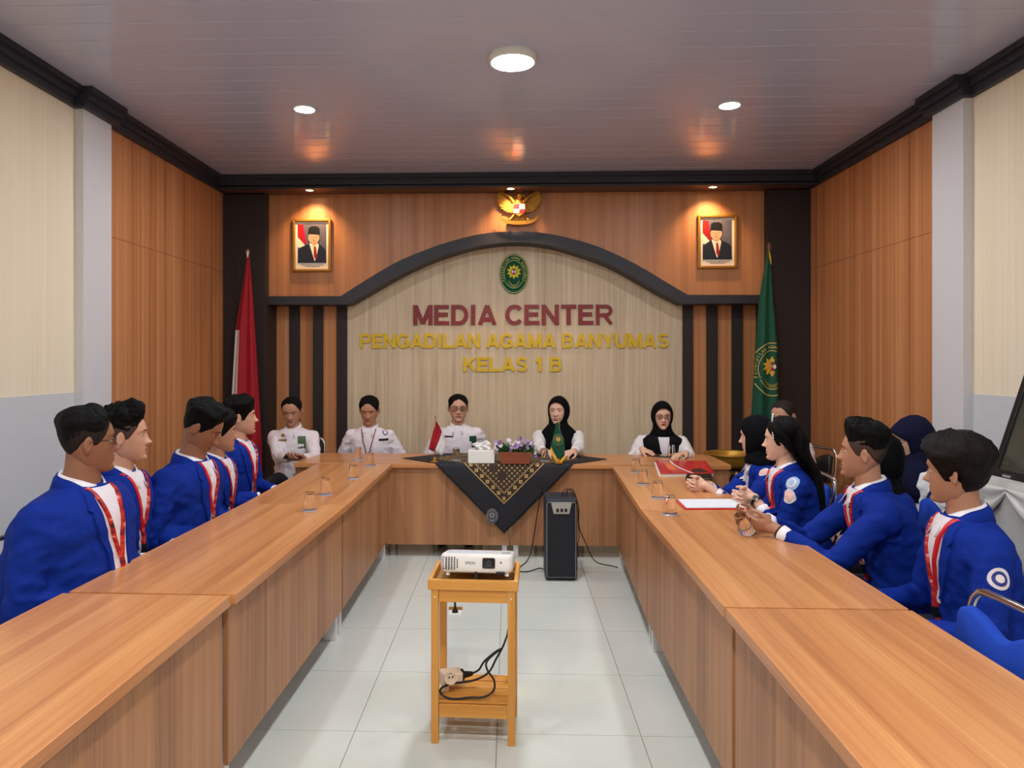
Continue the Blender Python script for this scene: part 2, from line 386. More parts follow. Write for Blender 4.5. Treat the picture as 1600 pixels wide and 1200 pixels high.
GLY = {                                    # (advance width, centre-line strokes)
 'M': (.95, [[(.1, 0), (.1, 1)], [(.11, .98), (.475, .06)], [(.84, .98), (.475, .06)], [(.85, 0), (.85, 1)]]),
 'E': (.76, [[(.1, 0), (.1, 1)], [(.1, .91), (.72, .91)], [(.1, .52), (.67, .52)], [(.1, .09), (.74, .09)]]),
 'D': (.84, [[(.1, 0), (.1, 1)], [(.1, .91), (.36, .91)]+arc(.38, .5, .36, .41, 88, -88, 12)+[(.36, .09), (.1, .09)]]),
 'I': (.30, [[(.15, 0), (.15, 1)]]),
 'A': (.92, [[(.1, 0), (.46, .985)], [(.82, 0), (.46, .985)], [(.22, .27), (.70, .27)]]),
 'C': (.86, [arc(.46, .5, .36, .42, 38, 322, 18)]),
 'N': (.84, [[(.1, 0), (.1, 1)], [(.1, .96), (.74, .04)], [(.74, 0), (.74, 1)]]),
 'T': (.78, [[(.39, 0), (.39, .95)], [(.02, .91), (.76, .91)]]),
 'R': (.86, [[(.1, 0), (.1, 1)], [(.1, .91), (.5, .91)]+arc(.52, .7, .21, .21, 88, -88, 9)+[(.1, .47)], [(.44, .46), (.76, .02)]]),
 'P': (.80, [[(.1, 0), (.1, 1)], [(.1, .91), (.46, .91)]+arc(.48, .67, .22, .24, 88, -88, 9)+[(.1, .41)]]),
 'G': (.92, [arc(.47, .5, .37, .42, 40, 318, 18)+[(.80, .2), (.80, .46)], [(.50, .46), (.88, .46)]]),
 'L': (.72, [[(.1, 0), (.1, 1)], [(.1, .09), (.70, .09)]]),
 'B': (.84, [[(.1, 0), (.1, 1)], [(.1, .91), (.46, .91)]+arc(.47, .72, .20, .19, 88, -88, 8)+[(.1, .53)], [(.46, .53)]+arc(.48, .31, .24, .22, 88, -88, 8)+[(.1, .09)]]),
 'Y': (.84, [[(.42, 0), (.42, .44)], [(.07, 1), (.42, .41)], [(.77, 1), (.42, .41)]]),
 'U': (.84, [[(.1, 1), (.1, .38)]+arc(.42, .38, .32, .29, 180, 360, 12)+[(.74, 1)]]),
 'S': (.80, [arc(.40, .71, .27, .205, 20, 262, 12)+arc(.40, .295, .29, .21, 82, -160, 12)]),
 'K': (.86, [[(.1, 0), (.1, 1)], [(.74, 1), (.14, .42)], [(.36, .60), (.78, 0)]]),
 '1': (.62, [[(.40, 0), (.40, 1)], [(.40, .93), (.30, .80), (.12, .72)]]),
}
def strip2d(pts, h):
    n = len(pts); P = [Vector(p) for p in pts]; L_ = []; R_ = []
    for i in range(n):
        d0 = (P[i]-P[i-1]).normalized() if i else None; d1 = (P[i+1]-P[i]).normalized() if i < n-1 else None
        d0 = d0 or d1; d1 = d1 or d0
        n0 = Vector((-d0.y, d0.x)); n1 = Vector((-d1.y, d1.x)); m_ = n0+n1
        m_ = m_.normalized() if m_.length > .2 else n0
        q = h/max(.45, m_.dot(n0)); L_.append(P[i]+m_*q); R_.append(P[i]-m_*q)
    return L_, R_
def wall_text(name, body, px0, px1, py0, py1, Y, m, label, bold=0, depth=.02):
    a = onY(px0, py1, Y); b = onY(px1, py0, Y); gap = .085
    tot = sum(.34 if c_ == ' ' else GLY[c_][0]+gap for c_ in body)-gap
    e = empty(name, ((a.x+b.x)/2, Y, a.z), 0, label, 'sign'); x = 0
    sx = (b.x-a.x)/tot; sz_ = b.z-a.z; off = Vector((0, -depth, 0))
    for c_ in body:
        if c_ == ' ': x += .34; continue
        o = MB()
        for ks, st_ in enumerate(GLY[c_][1]):
            off = Vector((0, -depth+.0012*ks, 0))
            L_, R_ = strip2d(st_, h_*(.84 if c_ in 'BRPS' else 1.0)*(1.0 if len(st_) > 2 else 1.05))
            def W(q): return Vector((a.x+(x+q.x)*sx, Y, a.z+min(1, max(0, q.y))*sz_))
            l3 = [W(q) for q in L_]; r3 = [W(q) for q in R_]
            o.loft([l3, r3, [q+off for q in r3], [q+off for q in l3], l3], 0, False, False)
            for k_ in (0, -1): o.add([l3[k_], r3[k_], r3[k_]+off, l3[k_]+off], [(0, 1, 2, 3)])
        o.build('letter', m, e); x += GLY[c_][0]+gap
    return e
YW = YB-.013
wall_text('wall_lettering', 'MEDIA CENTER', 646, 958, 476, 508, YW, M_MAROON, 'large maroon raised letters reading MEDIA CENTER on the pale wall', .022)
wall_text('wall_lettering', 'PENGADILAN AGAMA BANYUMAS', 563, 1044.5, 521, 544, YW, M_GOLDP, 'long line of yellow raised letters PENGADILAN AGAMA BANYUMAS', .02)
wall_text('wall_lettering', 'KELAS 1 B', 724, 878, 558, 580.5, YW, M_GOLDP, 'short line of yellow raised letters KELAS 1 B', .02)
M_EG = mat('emblem_green', (6, 84, 56), .6, spec=.2); M_EY = mat('emblem_yellow', (230, 206, 30), .6); M_EL = mat('emblem_line', (196, 196, 110), .6)
M_EB = mat('emblem_black', (24, 26, 22), .4); M_ER = mat('emblem_red', (170, 24, 40), .4); M_EW = mat('emblem_white', (225, 225, 220), .4)
def emblem_shapes(a, b, txt='PENGADILAN AGAMA BANYUMAS', start=205, end=-25):
    """flat shapes (name, material key, verts 2-D, faces, layer) of the oval court emblem, half axes a, b"""
    out = []
    def ring(nm, k, s0, s1, lay, n=56, a0=0, a1=360):
        vs = []; fs = []
        for i in range(n+1):
            t = math.radians(a0+(a1-a0)*i/n)
            for s in (s0, s1): vs.append((s*a*math.cos(t), s*b*math.sin(t)))
        fs = [(2*i, 2*i+1, 2*i+3, 2*i+2) for i in range(n)]
        out.append((nm, k, vs, fs, lay))
    ring('plate', 'G', 0, 1, 0); ring('outer_line', 'L', .93, .97, 1); ring('inner_line', 'L', .66, .69, 1, 40, -28, 208)
    # banner under the star
    vs = []; n = 20
    for i in range(n+1):
        t = -1+2*i/n; y = -.36-.34*(1-t*t); vs += [(t*.62*a, y*b), (t*.62*a, (y-.035)*b)]
    out.append(('garland', 'L', vs, [(2*i, 2*i+1, 2*i+3, 2*i+2) for i in range(n)], 1))
    vs = []
    for i in range(n+1):
        t = -1+2*i/n; y = -.30-.25*(1-t*t); vs += [(t*.38*a, y*b), (t*.38*a, (y-.12)*b)]
    out.append(('ribbon', 'D', vs, [(2*i, 2*i+1, 2*i+3, 2*i+2) for i in range(n)], 1))
    r0 = .52*a; vs = [(0, .10*b)]
    for i in range(20):
        t = math.radians(90+18*i); r = r0 if i % 2 == 0 else r0*.66; vs.append((r*math.cos(t), .10*b+r*math.sin(t)))
    out.append(('star', 'Y', vs, [(0, 1+i, 1+(i+1) % 20) for i in range(20)], 1))
    def disc(nm, k, r, lay, t0=0, t1=360, n=16):
        vs = [(0, .10*b)]+[(r*math.cos(math.radians(t0+(t1-t0)*i/n)), .10*b+r*math.sin(math.radians(t0+(t1-t0)*i/n))) for i in range(n+1)]
        out.append((nm, k, vs, [(0, i+1, i+2) for i in range(n)], lay))
    disc('shield', 'B', r0*.42, 2)
    for q, k in ((0, 'R'), (90, 'W'), (180, 'R'), (270, 'W')): disc('shield_quarter', k, r0*.32, 3, q+45, q+135, 5)
    k = 0; N = len(txt)                      # lettering round the rim
    vs = []; fs = []
    for ch in txt:
        t = math.radians(start+(end-start)*k/(N-1)); k += 1
        if ch == ' ': continue
        gv, gf = text_raw(ch, .02)
        w_ = max(v.x for v in gv)+min(v.x for v in gv)
        px, py = .81*a*math.cos(t), .81*b*math.sin(t)
        nx, ny = math.cos(t)/a, math.sin(t)/b; l = math.hypot(nx, ny); nx /= l; ny /= l
        sc = .15*a/.73; n0 = len(vs)
        for v in gv:
            u = (v.x-w_/2)*sc*.95; q = (v.y-.36)*sc; vs.append((px+ny*u+nx*q, py-nx*u+ny*q))
        fs += [tuple(i+n0 for i in f) for f in gf]
    out.append(('rim_lettering', 'L', vs, fs, 1))
    return out
EMK = {'G': M_EG, 'Y': M_EY, 'L': M_EL, 'B': M_EB, 'R': M_ER, 'W': M_EW, 'D': mat('emblem_gold', (120, 120, 40), .4)}
def put_emblem(shapes, mapf, parent, keys=EMK, skip=(), step=.0012):
    for nm, k, vs, fs, lay in shapes:
        if nm in skip: continue
        P = [mapf(u, v, .001+step*lay) for u, v in vs]
        ok = [all(P[i] is not None for i in f) for f in fs]
        F_ = [f for f, g in zip(fs, ok) if g]
        if not F_: continue
        P = [p or Vector((0, 0, 0)) for p in P]
        used = sorted({i for f in F_ for i in f}); mp = {i: j for j, i in enumerate(used)}
        MB().add([P[i] for i in used], [tuple(mp[i] for i in f) for f in F_]).build(nm, keys[k], parent)
c = onY(803, 428, YW); ea, eb = 22.3*7.49/F, 31*7.49/F
em = empty('wall_emblem', c, 0, 'green oval court emblem with a yellow star above MEDIA CENTER', 'emblem')
MB().loft([[c+Vector((ea*s*math.cos(t*PI/24), y_, eb*s*math.sin(t*PI/24))) for t in range(48)] for s, y_ in ((1, 0), (1, -.012), (.97, -.018))]).build('back_plate', M_EG, em)
put_emblem(emblem_shapes(ea, eb), lambda u, v, o: c+Vector((u, -.018-o, v)), em)
# ------------------------------------------------------------------ gold eagle emblem
g = onY(811, 326, Y_FAS-.03); k = 7.2/F
ge = empty('eagle_emblem', onY(811, 352, Y_FAS), 0, 'golden eagle emblem with spread wings and a shield over the arch', 'emblem')
def G(x, y, z=0): return g+Vector((x*k, z, -y*k))
tips = smooth_path([Vector((31, -29, 0)), Vector((35.5, -24, 0)), Vector((37, -16, 0)), Vector((35, -8, 0)), Vector((29, 0, 0)), Vector((21, 5, 0)), Vector((13, 7, 0))], 2)
for s in (-1, 1):
    for i, tp_ in enumerate(tips):                        # wing feathers fanned from the shoulder to the curved tip line
        t = i/(len(tips)-1); b0 = Vector((s*(13-5*t), -14+16*t)); d = Vector((s*tp_.x, tp_.y))-b0; q = Vector((-d.y, d.x)).normalized()*2.0
        pts = [b0-q*.7, b0+d*.4-q*1.15, b0+d*.85-q*.8, b0+d, b0+d*.85+q*.8, b0+d*.4+q*1.15, b0+q*.7]
        MB().prism([G(p.x, p.y) for p in pts], (0, -.010-.005*(i % 2), 0), (0, .02, 0)).build('feather', M_GOLD, ge)
    MB().tube([G(s*31, -29, -.02), G(s*22, -22, -.03), G(s*13, -16, -.035), G(s*7, -8, -.03)], [.006, .014, .02, .022], 8).build('wing_edge', M_GOLD, ge, 60)
MB().ell(G(0, -1, -.02), (.062, .03, .1), 16, 12).ell(G(1, -19, -.025), (.034, .03, .036), 14, 10).tube([G(4, -20, -.03), G(9, -18.5, -.03), G(10.5, -16, -.03)], [.016, .01, .002], 8).build('body', M_GOLD, ge, 60)
MB().tube([G(-4, -25, -.02), G(0, -27, -.02), G(5, -25, -.02)], .01, 6).build('crest', M_GOLD, ge, 60)
sp = [(-10, -6), (10, -6), (10, 4), (6, 10), (0, 14), (-6, 10), (-10, 4)]
sh = MB().prism([G(x_, y_) for x_, y_ in sp], (0, -.065, 0), (0, -.03, 0)).build('shield', M_GOLD, ge)
for (x0, y0, x1, y1, m_) in ((-9, -5, 0, 3, M_ER), (0, -5, 9, 3, M_EW), (-8.5, 3, 0, 9, M_EW), (0, 3, 8.5, 9, M_ER)):
    MB().prism([G(x0, y0), G(x1, y0), G(x1, y1), G(x0, y1)], (0, -.068, 0), (0, -.064, 0)).build('shield_field', m_, sh)
for i in range(7):
    a = (i-3)*.22; MB().prism([G(a*10-2, 10), G(a*10+2, 10), G(a*26+2.5, 22), G(a*26, 25-abs(i-3)), G(a*26-2.5, 22)], (0, -.012-.003*(i % 2), 0), (0, .02, 0)).build('tail_feather', M_GOLD, ge)
for s in (-1, 1): MB().tube([G(s*6, 9, -.03), G(s*12, 16, -.03), G(s*15, 19, -.04)], [.016, .012, .014], 8).build('leg', M_GOLD, ge, 60)
rows = [[G(x_, 17+4*(1-(x_/30)**2)-((abs(x_)/30)**6)*7+q, -.05) for x_ in range(-30, 31, 3)] for q in (0, 5.5)]
MB().sheet(rows).build('ribbon', M_GOLD, ge, solid=.008)
# ------------------------------------------------------------------ framed portraits
M_SUIT = mat('print_navy_suit', (30, 36, 52), .4); M_PBG = mat('print_grey_backdrop', (92, 88, 102), .4); M_PSKIN = mat('print_skin', (214, 160, 130), .4)
M_PCAP = mat('print_black_cap', (20, 20, 24), .4); M_PAPER = mat('print_paper', (232, 222, 206), .5); M_TIE = mat('print_red_tie', (150, 26, 34), .4); M_INK = mat('print_caption_ink', (120, 112, 104), .5)
def portrait(px0, px1, py0, py1, label, tie, sx):
    a = onY(px0, py1, Y_FAS); b = onY(px1, py0, Y_FAS); W, H = b.x-a.x, b.z-a.z; y0 = Y_FAS-.001
    e = empty('framed_portrait', ((a.x+b.x)/2, Y_FAS, a.z), 0, label, 'picture', 'framed portraits')
    def Q(u, v, o=0): return Vector((a.x+u*W, y0-o, a.z+v*H))
    def poly(nm, pts, o, m_, par): return MB().prism([Q(u, v) for u, v in pts], (0, -o-.0012, 0), (0, -o, 0)).build(nm, m_, par)
    fw = .07
    for nm, pts in (('frame_top', [(0, 1), (1, 1), (1-fw, 1-fw*.72), (fw, 1-fw*.72)]), ('frame_bottom', [(0, 0), (1, 0), (1-fw, fw*.72), (fw, fw*.72)]),
                    ('frame_side', [(0, 0), (0, 1), (fw, 1-fw*.72), (fw, fw*.72)]), ('frame_side', [(1, 0), (1, 1), (1-fw, 1-fw*.72), (1-fw, fw*.72)])):
        MB().prism([Q(u, v) for u, v in pts], (0, -.03, 0), (0, 0, 0)).build(nm, M_GOLD, e, bevel=.006)
    pr = poly('print', [(fw, fw*.7), (1-fw, fw*.7), (1-fw, 1-fw*.7), (fw, 1-fw*.7)], .006, M_PAPER, e)
    poly('backdrop', [(.13, .17), (.87, .17), (.87, .90), (.13, .90)], .008, M_PBG, pr)
    poly('printed_flag_red', [(.13, .90), (.27, .90), (.36, .55), (.30, .52), (.13, .66)], .0095, M_TIE if tie else M_ER, pr)
    poly('printed_flag_white', [(.13, .66), (.30, .52), (.32, .46), (.13, .46)], .0095, M_PAPER, pr)
    cx = .5+sx
    poly('printed_suit', [(.13, .17), (.87, .17), (.86, .40), (.80, .46), (cx+.13, .53), (cx-.13, .53), (.22, .47), (.14, .41)], .0105, M_SUIT, pr)
    poly('printed_collar', [(cx-.12, .54), (cx+.10, .54), (cx+.13, .50), (cx+.06, .24), (cx+.02, .20), (cx-.04, .34)], .0118, M_PAPER, pr)
    poly('printed_tie', [(cx, .48), (cx+.05, .48), (cx+.09, .28), (cx+.05, .22), (cx+.0, .30)], .0131, M_TIE, pr)
    poly('printed_neck', [(cx-.08, .56), (cx+.09, .56), (cx+.06, .51), (cx-.03, .50)], .0131, M_PSKIN, pr)
    poly('printed_face', [(cx+.145*math.cos(t*PI/12), .645+.115*math.sin(t*PI/12)) for t in range(24)], .0144, M_PSKIN, pr)
    for q in (-.055, .055): poly('printed_eye', [(cx+q-.028, .662), (cx+q+.028, .662), (cx+q+.028, .668), (cx+q-.028, .668)], .0157, M_PCAP, pr)
    poly('printed_mouth', [(cx-.04, .592), (cx+.04, .592), (cx+.03, .600), (cx-.03, .600)], .0157, mat('print_lips', (170, 96, 84), .5), pr)
    poly('printed_nose', [(cx-.02, .625), (cx+.02, .625), (cx+.008, .655), (cx-.008, .655)], .0157, mat('print_skin_shade', (190, 134, 106), .5), pr)
    poly('printed_cap', [(cx-.15, .715), (cx+.15, .70), (cx+.145, .83), (cx+.06, .865), (cx-.08, .86), (cx-.135, .82)], .0157, M_PCAP, pr)
    poly('printed_caption', [(.22, .125), (.80, .125), (.80, .135), (.22, .135)], .008, M_INK, pr); poly('printed_caption', [(.32, .098), (.70, .098), (.70, .107), (.32, .107)], .008, M_INK, pr)
portrait(458, 518, 342.5, 425, 'gold-framed portrait of a man in a black cap, left of the arch', 0, .05)
portrait(1089.5, 1151, 336, 420, 'gold-framed portrait of a man in a black cap, right of the arch', 1, -.03)
# ------------------------------------------------------------------ big flags on poles
def big_flag(levels, Y, label, mats, mfun, pole_top, poleX):
    """levels: (py, px left, px right) down the cloth"""
    e = empty('standing_flag', (onY(*poleX, Y).x, Y, 0), 0, label, 'flag', 'flags on poles beside the head table')
    rings = []; n = 40; zs = []
    lv = levels
    for i in range(len(lv)-1):
        for j in range(5):
            t = j/5; rings.append([lv[i][q]+(lv[i+1][q]-lv[i][q])*t for q in range(3)])
    rings.append(list(lv[-1]))
    R = []
    for py, p0, p1 in rings:
        a = onY(p0, py, Y); b = onY(p1, py, Y); cxx = (a.x+b.x)/2; w_ = (b.x-a.x)/2; row = []
        for j in range(n):
            t = 2*PI*j/n; fold = 1+.0*math.sin(t)
            row.append(Vector((cxx+w_*math.cos(t)*fold, Y+(.35*w_+.01)*math.sin(t)+.16*w_*math.sin(5*t+py*.004), a.z)))
        R.append(row)
    m = MB().loft(R)
    cl = m.build('cloth', mats, e, 180)
    off = rootloc(e)
    for p in cl.data.polygons: p.material_index = mfun(p.center+off)
    ptop = onY(*pole_top, Y); bx = onY(*poleX, Y).x
    MB().tube([(bx, Y, 0), (ptop.x, Y, ptop.z-.05)], .012, 10).build('pole', mat('pole_wood', (120, 70, 40), .4), e, 60)
    MB().lathe([(.004, .05), (.016, .03), (.02, .01), (.012, -.02), (.014, -.05)], ptop, 12).build('finial', mats[-1], e, 60)
    MB().lathe([(.13, 0), (.13, .03), (.05, .05), (.02, .09)], (bx, Y, 0), 24).build('base', M_BLACK, e, 40)
    return e, cl
YFL = 6.92
wl0, wl1 = onY(377, 516, YFL), onY(372.5, 640, YFL)
def redwhite(p):
    if p.z > wl0.z: return 0
    t = (wl0.z-p.z)/(wl0.z-wl1.z); return 1 if p.x < wl0.x+(wl1.x-wl0.x)*t else 0
big_flag([(402, 386, 390), (430, 382, 392), (516, 369, 398), (618, 363, 404), (700, 360, 409), (800, 360, 409)], YFL, 'red and white flag hanging on a pole by the left dark column', [M_RED, M_FWHITE, M_CHROME], redwhite, (387, 396), (388, 500))
ge_, gcl = big_flag([(392, 1200, 1203), (420, 1194, 1204.5), (473, 1185, 1209), (534, 1180, 1214.5), (618, 1175, 1217), (700, 1171, 1219), (800, 1171, 1219)], YFL, 'green flag with a gold emblem hanging by the right dark column', [M_GREEN, mat('pole_tip_brown', (110, 80, 66), .4)], lambda p: 0, (1202, 387), (1202, 500))
MB().tube([onY(1202, 393, YFL-.02), onY(1203.5, 402, YFL-.025), onY(1205, 413, YFL-.03)], [.004, .008, .004], 6).build('gold_fringe', M_YELLOW, ge_, 60)
def obj_bvh(o):
    M = o.matrix_world if o.parent is None else Matrix.Translation(rootloc(o))
    return BVHTree.FromPolygons([M @ v.co for v in o.data.vertices], [tuple(p.vertices) for p in o.data.polygons])
fb = obj_bvh(gcl); fc = onY(1204, 577, YFL)
def flagmap(u, v, o):
    h = fb.ray_cast(Vector((fc.x+u, YFL-.6, fc.z+v)), Vector((0, 1, 0)), 1.0)
    return h[0]+Vector((0, -o-.001, 0)) if h[0] is not None else None
FK = dict(EMK); FK.update({'L': mat('flag_gold_thread', (196, 176, 96), .6), 'Y': mat('flag_gold_star', (214, 168, 50), .6)})
put_emblem(emblem_shapes(.185, .255, 'PENGADILAN AGAMA BANYUMAS', 200, -20), flagmap, ge_, FK, ('plate',))
# ================================================================== things on the head table
# batik cloth: a 1.2 m square laid cornerwise, front corner hanging over the edge
def batik():
    if 'batik' in MATS: return MATS['batik']
    m = bpy.data.materials.new('batik_cloth'); m.use_nodes = True; nt = m.node_tree; b = nt.nodes['Principled BSDF']; L = nt.links.new
    uv = nt.nodes.new('ShaderNodeUVMap'); sp = nt.nodes.new('ShaderNodeSeparateXYZ'); L(uv.outputs[0], sp.inputs[0])
    def mth(op, a, b_=None, c_=None):
        n = nt.nodes.new('ShaderNodeMath'); n.operation = op
        for i, v in enumerate((a, b_, c_)):
            if v is None: continue
            if isinstance(v, (int, float)): n.inputs[i].default_value = v
            else: L(v, n.inputs[i])
        return n.outputs[0]
    au = mth('ABSOLUTE', sp.outputs[0]); av = mth('ABSOLUTE', sp.outputs[1]); mm = mth('MAXIMUM', au, av); mn = mth('MINIMUM', au, av)
    edge = mth('SUBTRACT', .6, mm)
    def between(v, a, b_): return mth('MULTIPLY', mth('GREATER_THAN', v, a), mth('LESS_THAN', v, b_))
    line = mth('ADD', between(edge, .165, .172), between(edge, .222, .228))
    # motifs along the band
    q = mth('ABSOLUTE', mth('SUBTRACT', mth('FRACT', mth('MULTIPLY', mn, 16)), .5)); r_ = mth('DIVIDE', mth('ABSOLUTE', mth('SUBTRACT', edge, .197)), .0625)
    dm = mth('ADD', q, r_); motif = mth('MULTIPLY', between(edge, .175, .22), mth('MULTIPLY', mth('LESS_THAN', dm, .30), mth('GREATER_THAN', dm, .1)))
    fu = mth('ABSOLUTE', mth('SUBTRACT', mth('FRACT', mth('MULTIPLY', sp.outputs[0], 34)), .5)); fv = mth('ABSOLUTE', mth('SUBTRACT', mth('FRACT', mth('MULTIPLY', sp.outputs[1], 34)), .5))
    dots = mth('MULTIPLY', mth('LESS_THAN', mth('MAXIMUM', fu, fv), .21), mth('GREATER_THAN', edge, .235))
    vo = nt.nodes.new('ShaderNodeTexVoronoi'); vo.inputs['Scale'].default_value = 7; L(uv.outputs[0], vo.inputs['Vector'])
    blob = mth('MULTIPLY', mth('LESS_THAN', vo.outputs[0], .26), mth('GREATER_THAN', edge, .25)); dots = mth('MULTIPLY', dots, mth('SUBTRACT', 1, blob))
    gold = mth('MINIMUM', mth('ADD', mth('ADD', line, motif), dots), 1); inner = mth('GREATER_THAN', edge, .168)
    m1 = nt.nodes.new('ShaderNodeMix'); m1.data_type = 'RGBA'; m1.inputs[6].default_value = (*lin((22, 22, 30)), 1); m1.inputs[7].default_value = (*lin((52, 34, 28)), 1); L(inner, m1.inputs[0])
    m2 = nt.nodes.new('ShaderNodeMix'); m2.data_type = 'RGBA'; m2.inputs[7].default_value = (*lin((190, 158, 92)), 1); L(m1.outputs[2], m2.inputs[6]); L(gold, m2.inputs[0])
    L(m2.outputs[2], b.inputs['Base Color']); b.inputs['Roughness'].default_value = .75
    MATS['batik'] = m; return m
ccx = onZ(788, 718, ZD).x; ccy = YT0+.30; hang_x = onY(771, 836, YT0).x
def cloth_pt(u, v):
    """u, v in the square (+-.6), diagonal coordinates p (across), q (towards the room)"""
    p = (u+v)/math.sqrt(2); q = (u-v)/math.sqrt(2)          # q > 0 hangs towards the aisle
    lip = ccy-YT0; back = YT1-ccy; e_ = .003
    if q <= lip and q >= -back: return Vector((ccx+p, ccy-q, ZD+e_))
    if q > lip:
        d = q-lip; return Vector((ccx+p-.10*d*0, YT0-.006-.012*min(1, d/.1)-.006*math.sin(p*22)*min(1, d/.2), ZD+e_-d))
    d = -back-q; return Vector((ccx+p, YT1+.006, ZD+e_-d))
N = 60; bmv = []; uvs = []
for i in range(N+1):
    for j in range(N+1):
        u = -.6+1.2*i/N; v = -.6+1.2*j/N; bmv.append(cloth_pt(u, v)); uvs.append((u, v))
cm = MB().add(bmv, [(i*(N+1)+j, i*(N+1)+j+1, (i+1)*(N+1)+j+1, (i+1)*(N+1)+j) for i in range(N) for j in range(N)])
clo = cm.build('batik_cloth', batik(), None, 180)
ul = clo.data.uv_layers.new(name='UVMap')
for lp in clo.data.loops: ul.data[lp.index].uv = uvs[lp.vertex_index]
q = clo.modifiers.new('solid', 'SOLIDIFY'); q.thickness = .0025; q.offset = 1
tag(clo, 'black and brown batik cloth laid cornerwise, its corner hanging over the head table', 'tablecloth')
ec = onY(769, 806, YT0-.03); WK = {k_: mat('silver_thread', (150, 152, 158), .6) for k_ in 'LYBRWD'}; WK['G'] = mat('cloth_patch', (60, 60, 68), .7); WK['B'] = WK['G']; 
put_emblem(emblem_shapes(.046, .06), lambda u, v, o: Vector((ec.x+u, YT0-.034-o, ec.z+v)), clo, WK, ('shield_quarter',))
# tissue box
ZC_ = ZD+.0045
p = onZ(752, 724, ZC_); tb = empty('tissue_box', (p.x, p.y+.06, ZC_), 0, 'white tissue box with a tissue pulled out, on the batik cloth', 'tissue box')
MB().bb((p.x-.105, p.y, ZC_), (p.x+.105, p.y+.12, ZC_+.10)).build('box', M_WHITE, tb, bevel=.004)
random.seed(3); rows = []
for i in range(7):
    rows.append([Vector((p.x-.06+.12*j/8+.02*math.sin(i*1.3), p.y+.06+.02*math.sin(j*1.4+i), ZC_+.10+i*.009+.014*math.sin(j*.9+i*.5)*(i/6)+.012*(1-abs(j-3)/5)*(i/6))) for j in range(9)])
MB().sheet(rows).build('tissue', mat('tissue_paper', (240, 238, 234), .9), tb, 180, solid=.002)
# planter with flowers
p = onZ(805, 725, ZC_); M_TERRA = mat('terracotta', (136, 72, 46), .8, bump=((40, 40, 40), .2, 3)); fl = empty('flower_planter', (p.x, p.y+.06, ZC_), 0, 'terracotta planter of purple and white artificial flowers on the head table', 'planter')
MB().loft([[Vector((p.x+sx*w_, p.y+.055+sy*.05*w_/.12, ZC_+z)) for sx, sy in ((-1, -1), (1, -1), (1, 1), (-1, 1))] for w_, z in ((.112, 0), (.122, .078), (.126, .078), (.126, .092), (.115, .092), (.112, .07))]).build('pot', M_TERRA, fl)
FM = [mat('petal_purple', (120, 84, 150), .6), mat('petal_lilac', (170, 140, 190), .6), mat('petal_white', (226, 216, 230), .6)]; LFM = mat('leaf_green', (52, 92, 44), .6); M_CORE = mat('flower_core', (220, 200, 90), .6)
random.seed(11)
def blossom(c_, R, m_):
    o = MB(); nrm = Vector((random.uniform(-.6, .6), -1, random.uniform(.1, .9))).normalized(); t1 = nrm.orthogonal().normalized(); t2 = nrm.cross(t1)
    for k_ in range(6):
        a = k_*PI/3; d = t1*math.cos(a)+t2*math.sin(a); e = t1*-math.sin(a)+t2*math.cos(a)
        o.add([c_, c_+d*R*.6+e*R*.4+nrm*.003, c_+d*R+nrm*-.002, c_+d*R*.6-e*R*.4+nrm*.003], [(0, 1, 2, 3)])
    b_ = o.build('flower', m_, fl, solid=.0015); MB().ell(c_+nrm*.003, R*.22, 6, 4).build('flower_core', M_CORE, b_)
for i in range(58):
    t = random.uniform(-1, 1); x_ = p.x+t*.165; z_ = ZC_+.10+random.uniform(-.005, .10)*(1-.35*t*t)-(.05 if t > .85 else 0); y_ = p.y+.05-random.uniform(-.07, .06)
    blossom(Vector((x_, y_, z_)), random.uniform(.012, .021), random.choice(FM))
for i in range(60):
    t = random.uniform(-1, 1); b0 = Vector((p.x+t*.11, p.y+.05, ZC_+.085)); tip = Vector((p.x+t*.16, p.y+.05-random.uniform(-.08, .08), ZC_+.09+random.uniform(0, .085))); d = (tip-b0); s_ = d.cross(Vector((0, 1, 0))).normalized()*.012
    MB().add([b0, b0+d*.5+s_, tip, b0+d*.5-s_], [(0, 1, 2, 3)]).build('leaf', LFM, fl, solid=.001)
# table flags
def mini_flag(px, py, ptop, label, kind):
    b = onZ(px, py, ZC_); top = onY(px+2, ptop, b.y).z; e = empty('table_flag', b, 0, label, 'flag')
    MB().lathe([(.034, 0), (.034, .006), (.014, .012), (.009, .03), (.005, .04)], b, 20).build('base', M_GOLD, e, 40)
    MB().tube([b+Vector((0, 0, .03)), Vector((b.x+.008, b.y, top))], .003, 8).build('pole', M_GOLD, e, 60)
    MB().ell((b.x+.008, b.y, top+.006), .008, 10, 8).build('finial', M_GOLD, e, 60)
    return e, b, top
e, b, top = mini_flag(679, 722, 652, 'small red and white table flag on a brass stand', 0)
def flagsheet(pts_l, pts_r, y, n=10, amp=.008):
    L_ = smooth_path(pts_l, 6); R_ = smooth_path(pts_r, 6); L_, R_ = L_[:min(len(L_), len(R_))], R_[:min(len(L_), len(R_))]
    return [[a.lerp(c_, j/n)+Vector((0, amp*math.sin(j*1.5), 0)) for j in range(n+1)] for a, c_ in zip(L_, R_)]
def my(px, py): return onY(px, py, b.y-.006)
MB().sheet(flagsheet([my(682, 658), my(675, 680), my(670, 702)], [my(684, 660), my(690, 675), my(679, 706)], b.y)).build('red_half', M_RED, e, 180, solid=.001)
MB().sheet(flagsheet([my(684, 660), my(690, 675), my(679, 706)], [my(685, 660), my(695, 690), my(691, 712)], b.y)).build('white_half', M_FWHITE, e, 180, solid=.001)
e, b, top = mini_flag(873, 724, 655, 'small green table flag with yellow fringe in front of the speaking woman', 1)
